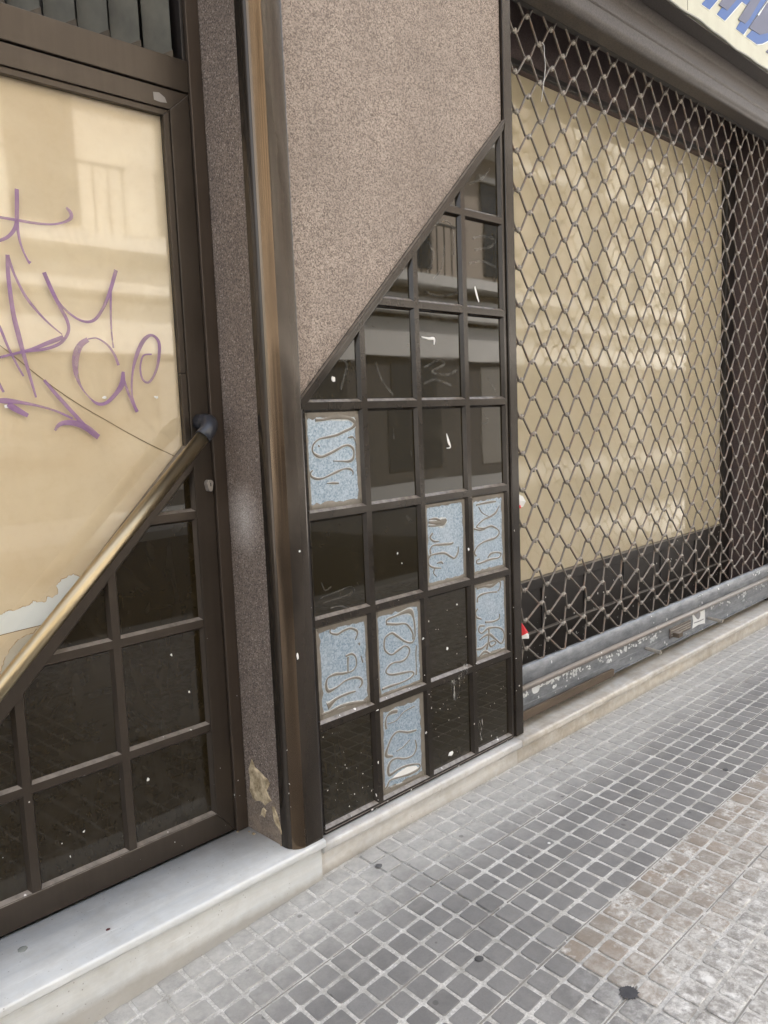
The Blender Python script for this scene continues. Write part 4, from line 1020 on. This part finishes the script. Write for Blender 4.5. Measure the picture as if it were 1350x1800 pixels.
purps = [[(610,75),(735,160),(890,-20),(1000,-160),(880,-240),(680,-30)],
         [(895,295),(1000,355),(1060,290),(1240,-20),(1350,-180),(1240,-260),(1035,75)],
         [(1055,415),(1110,450),(1220,520),(1350,490),(1440,420),(1530,180),(1560,-100),(1480,-180),(1330,10)]]
for p_ in blues[:3]: letter(p_, m_blue, Y2)
letter(blues[3], m_blue, Y2)
for p_ in purps: letter(p_, m_purp, Y3)
letter([(1180,225),(1300,60),(1370,-40),(1385,-35),(1320,40),(1195,240)], m_signwhite, Y3-.002)
letter([(350,68),(475,158),(610,5),(600,-10),(473,140),(362,60)], m_signwhite, Y1)
letter([(572,218),(707,325),(960,40),(1015,85),(1030,70),(955,20),(703,305),(588,210)], m_signwhite, Y1)
letter([(860,430),(985,528),(1045,440),(1055,410),(980,510),(875,425)], m_signwhite, Y1)
letter([(1010,545),(1180,675),(1270,665),(1370,610),(1350,600),(1260,648),(1180,655),(1022,540)], m_signwhite, Y1)
letter([(1310,770),(1350,730),(1450,640),(1500,700),(1400,830)], m_purp, Y2)

# ------------------------------------------------------------------ small things on the sidewalk
v = at(1105, 1745, 2, gz(.12)+.0025); mb = MB(); k = 44; V = []
for i in range(k):
    a = 2*math.pi*i/k; r_ = .018*(1+.2*random.random()) if i % 2 else .018*random.uniform(1.05, 1.5)
    V.append((v.x+r_*math.cos(a), v.y+r_*math.sin(a), gz(.12)+.0034))
mb.add(V+[(v.x, v.y, gz(.12)+.0042)], [[i, (i+1) % k, k] for i in range(k)]); o = mb.build('tar_splat', m_tar)
o['label'] = 'black star shaped splat of tar on the paving near the lower right'; o['category'] = 'stain'
def pebble(px, py, r_, label, mt, cat='pebble', z=None):
    zz_ = gz(0) if z is None else z
    v = at(px, py, 2, zz_+.002); bm = bmesh.new(); bmesh.ops.create_icosphere(bm, subdivisions=2, radius=r_)
    for q in bm.verts: q.co = Vector((q.co.x*random.uniform(.9, 1.2), q.co.y*random.uniform(.8, 1.1), q.co.z*.35))
    me = bpy.data.meshes.new(cat); bm.to_mesh(me); bm.free(); me.materials.append(mt)
    o = bpy.data.objects.new(cat.replace(' ', '_'), me); COL.objects.link(o); o.location = v; o['label'] = label; o['category'] = cat
    for p_ in me.polygons: p_.use_smooth = True
pebble(40, 1669, .0115, 'flat grey spot of chewing gum on the marble doorstep', plain('gum_grey', (.22, .23, .21)), 'chewing gum', -.0065)
pebble(190, 1634, .0055, 'tiny dark red spot on the marble doorstep', plain('dark_red', (.10, .02, .02)), 'gum spot', -.0065)
pebble(666, 1522, .011, 'dark grey chewing gum on dusty paving beside the plinth', plain('gum_dark', (.12, .12, .12)), 'chewing gum', gz(.1))
pebble(842, 1685, .011, 'dark chewing gum on a paving square in the middle of the sidewalk', plain('gum_dark2', (.08, .08, .08)), 'chewing gum', gz(0))
pebble(965, 1482, .005, 'small white pebble on the grey paving', m_white, 'pebble', gz(.4))
pebble(1275, 1353, .010, 'dark chewing gum on the far part of the grey paving', plain('gum_dark3', (.09, .09, .09)), 'chewing gum', gz(1))
for i, (a, b) in enumerate([(500,1483),(492,1479),(484,1472),(420,1460),(437,1452)]):
    v = at(a, b, 2, -.0035)
mb = MB()
for (a, b) in [(500,1483),(492,1479),(486,1474),(418,1462),(424,1458),(438,1462),(446,1466),(495,1486)]:
    v = at(a, b, 2, -.0035); r_ = random.uniform(.0018, .0042)
    mb.box((v.x-r_, v.y-r_, -.0042), (v.x+r_*.8, v.y+r_, -.0042+r_))
o = mb.build('plaster_crumbs', m_plaster); o['label'] = 'yellowish plaster crumbs lying at the foot of the corner post'; o['category'] = 'crumbs'; o['kind'] = 'stuff'

# ------------------------------------------------------------------ the other side of the street (seen in the glass)
def opp_building(x0, x1, wallc, label, h=13.0, bal=True, ground=(.12, .11, .10)):
    rt = empty('apartment_building', ((x0+x1)/2, -9.7, -.15), label, 'building')
    mw = plain('opposite_wall', wallc); mg = plain('opposite_ground_floor', ground); mwht = plain('opposite_trim', (.72, .70, .66))
    mdk = plain('opposite_window', (.03, .035, .04), .15)
    MB().box((x0, -11, 3.4), (x1, -9.7, h)).build('wall', mw, rt)
    MB().box((x0, -11, -.15), (x1, -9.75, 3.4)).build('ground_floor', mg, rt)
    MB().box((x0, -9.70, 3.2), (x1, -9.35, 3.55)).build('cornice', mwht, rt)
    MB().box((x0, -9.75, 2.35), (x1, -9.62, 3.1)).build('fascia', mwht, rt)
    n_ = max(1, int((x1-x0)/2.2)); st = (x1-x0)/n_
    for fl_ in range(3):
        z = 4.2+fl_*3.0
        if bal: MB().box((x0+.4, -9.70, z-.45), (x1-.4, -9.05, z-.25)).build('balcony', mwht, rt)
        for i in range(n_):
            xc = x0+st*(i+.5)
            w_ = MB().box((xc-.5, -9.705, z), (xc+.5, -9.66, z+2.0)).build('window', mdk, rt)
            MB().box((xc-.6, -9.72, z+2.0), (xc+.6, -9.6, z+2.12)).build('frame', mwht, w_)
            if bal:
                rl = MB()
                for k_ in range(9): rl.box((xc-.9+k_*.225-.01, -9.09, z-.25), (xc-.9+k_*.225+.01, -9.07, z+.7))
                rl.box((xc-.95, -9.10, z+.7), (xc+.95, -9.06, z+.74)); rl.build('railing', mdk, rt)
    for i in range(n_):
        xc = x0+st*(i+.5); MB().box((xc-.7, -9.76, .1), (xc+.7, -9.73, 2.25)).build('shop_front', plain('opposite_shop', (.30, .28, .25) if i % 2 else (.06, .06, .06), .3), rt)
opp_building(-14, -5, (.55, .50, .42), 'cream apartment block across the street, far left end', 12)
opp_building(-5, 2.5, (.62, .55, .44), 'pale yellow apartment block across the street facing the door', 12)
opp_building(2.5, 9.5, (.68, .64, .56), 'white apartment block across the street with long balconies', 12)
opp_building(9.5, 18, (.43, .37, .31), 'brown brick apartment block across the street', 12)
opp_building(18, 34, (.70, .66, .58), 'long white apartment block across the street at the far right', 12)
